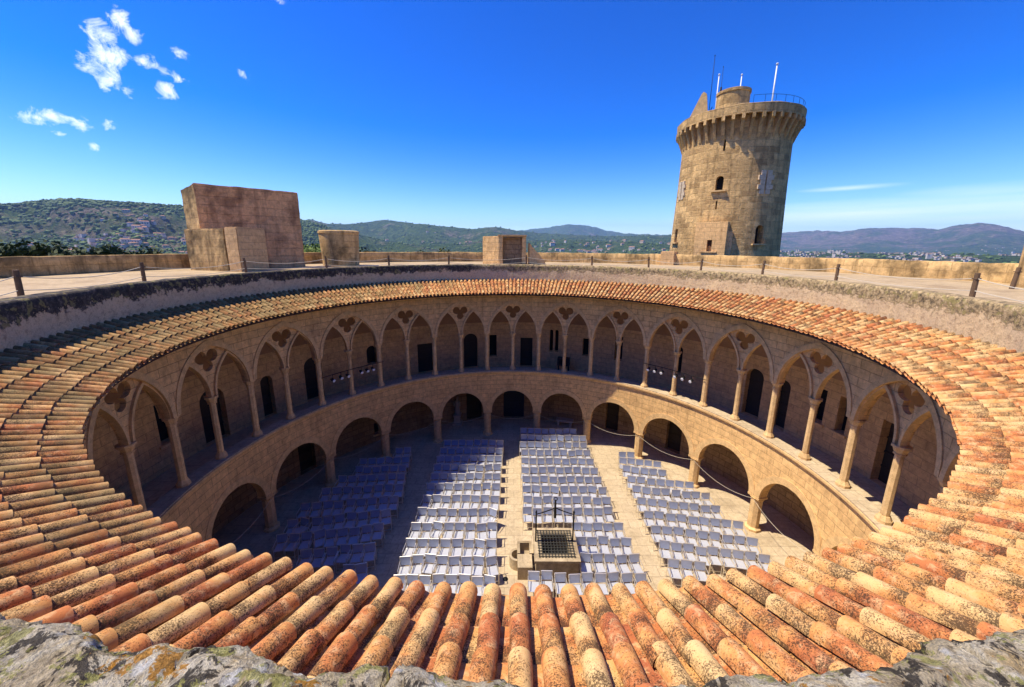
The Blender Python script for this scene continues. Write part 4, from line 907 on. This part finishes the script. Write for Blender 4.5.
# the town in the plain (far beyond 300)
s = MB(); random.seed(8)
for _ in range(5000):
    lft = random.random() < .32
    a = random.uniform(-60, -38) if lft else random.uniform(24, 64); r = random.uniform(900, 1750) if lft else 1100 * (6500 / 1100) ** random.random()
    if noise.noise(Vector((a * .35, r * .0012, 2))) < -.12: continue
    p = pol(a, r, height(a, r)) + Vector((CAM.x, CAM.y, 0)); w_, d_, h_ = random.uniform(7, 20) * (1 + r / 9000), random.uniform(6, 12), random.uniform(3, 8) + (8 if random.random() < .06 else 0)
    s.box(p + Vector((0, 0, h_ / 2)), (w_, d_, h_), random.uniform(0, 3), m=random.choice((0, 0, 1))); s.box(p + Vector((0, 0, h_ + .2)), (w_ * .98, d_ * .97, .6), 0, m=2)
tag(s.build('town', ['house_wall', 'house_cream', 'house_roof'], merge=False), 'distant town of pale buildings spread over the plain below the mountains', 'town', kind='stuff')

# pines whose tops show over the parapet
def pine(seed, h, leaf):
    random.seed(seed); root = empty('pine_tree'); s = MB(); s.tube([(0, 0, -3), (.15, 0, h * .4), (0, .1, h * .85)], [.32, .22, .08], 8)
    for k in range(9): a = k * 2.4; z = h * (.5 + .045 * k); s.tube([(0, 0, z), (math.cos(a) * 1.5, math.sin(a) * 1.5, z + .5)], [.09, .04], 5)
    s.build('trunk', 'bark', root); V = []; F = []; T = []
    cl = [(Vector((random.gauss(0, 1.5), random.gauss(0, 1.5), h * .72 + random.uniform(-2.0, 2.4))), random.uniform(.8, 1.5)) for _ in range(22)]
    for c, r_ in cl:
        base = random.random() * .6
        for _ in range(150):
            d = Vector((random.gauss(0, 1), random.gauss(0, 1), random.gauss(0, .7))).normalized() * r_ * random.random() ** .4; p = c + d; e = .17
            u = Vector((random.gauss(0, 1), random.gauss(0, 1), random.gauss(0, 1))).normalized(); v = u.orthogonal().normalized()
            b = len(V); V += [p + u * e, p + v * e, p - u * e, p - v * e]; F.append((b, b + 1, b + 2, b + 3)); T.append(min(1, base + random.random() * .4))
    o = link_mesh('crown', V, F, leaf, root, None, False, None, T); return root
pa = pine(1, 12, 'pine_leaves'); pb = pine(2, 13, 'pine_leaves'); pc = pine(4, 12, 'green_leaves')
TREES = [(-56.0, 46, 0), (-55.0, 50, 1), (-53.4, 47, 1), (-52.5, 50, 0), (-51.8, 46, 0), (-51.0, 52, 1), (-50.2, 48, 1), (-49.4, 51, 0), (-57.5, 49, 1), (-47.2, 60, 0), (-44.6, 62, 1), (-28.2, 50, 2), (-26.9, 54, 2), (-20.5, 60, 1), (-12, 66, 0)]
useds = [0, 0, 0]
lab_t = {0: 'dark pine crown', 1: 'dark bushy pine crown', 2: 'bright green tree crown'}
cnts = {}
for i, (a, r, q) in enumerate(TREES):
    src = (pa, pb, pc)[q]; o = src if not useds[q] else clone(src); useds[q] = 1
    top = CAM.z + r * (-.018 + .004 * math.sin(i * 2.1)) + (0.25 if q == 2 else 0); h = {0: 12, 1: 13, 2: 12}[q] * .93
    o.location = pol(a, r, top - h) + Vector((CAM.x, CAM.y, 0)); o.rotation_euler.z = i * 1.3
    if q == 2: lb = 'bright green tree top between the reddish slab and the drum, ' + ('left one' if a < -27.5 else 'right one')
    elif a < -46: lb = 'dark pine top over the left parapet, %s from the left edge' % ORD[1 + sorted(t_[0] for t_ in TREES if t_[0] < -46).index(a)]
    elif a < -40: lb = 'dark pine top over the parapet near the tall slab, ' + ('left one' if a < -45 else 'right one')
    else: lb = 'dark pine top over the far parapet ' + ('right of the drum' if a < -15 else 'left of the stair hut')
    tag(o, lb, 'tree', 'trees below the parapet')

# ------------------------------------------------------------------ haze
hz = MB(); hz.box((0, 0, 330), (27000, 27000, 820)); ho = hz.build('haze', 'iron'); ho.data.materials.clear()
m = bpy.data.materials.new('haze_air'); m.use_nodes = True; t = m.node_tree; t.nodes.clear(); out = N(t, 'ShaderNodeOutputMaterial'); pv = N(t, 'ShaderNodeVolumePrincipled')
pv.inputs['Color'].default_value = (.34, .56, 1.0, 1); pv.inputs['Density'].default_value = 0.000068; pv.inputs['Anisotropy'].default_value = .1
t.links.new(pv.outputs[0], out.inputs['Volume']); ho.data.materials.append(m); tag(ho, 'thin blue haze over the plain and hills', 'haze', kind='stuff')
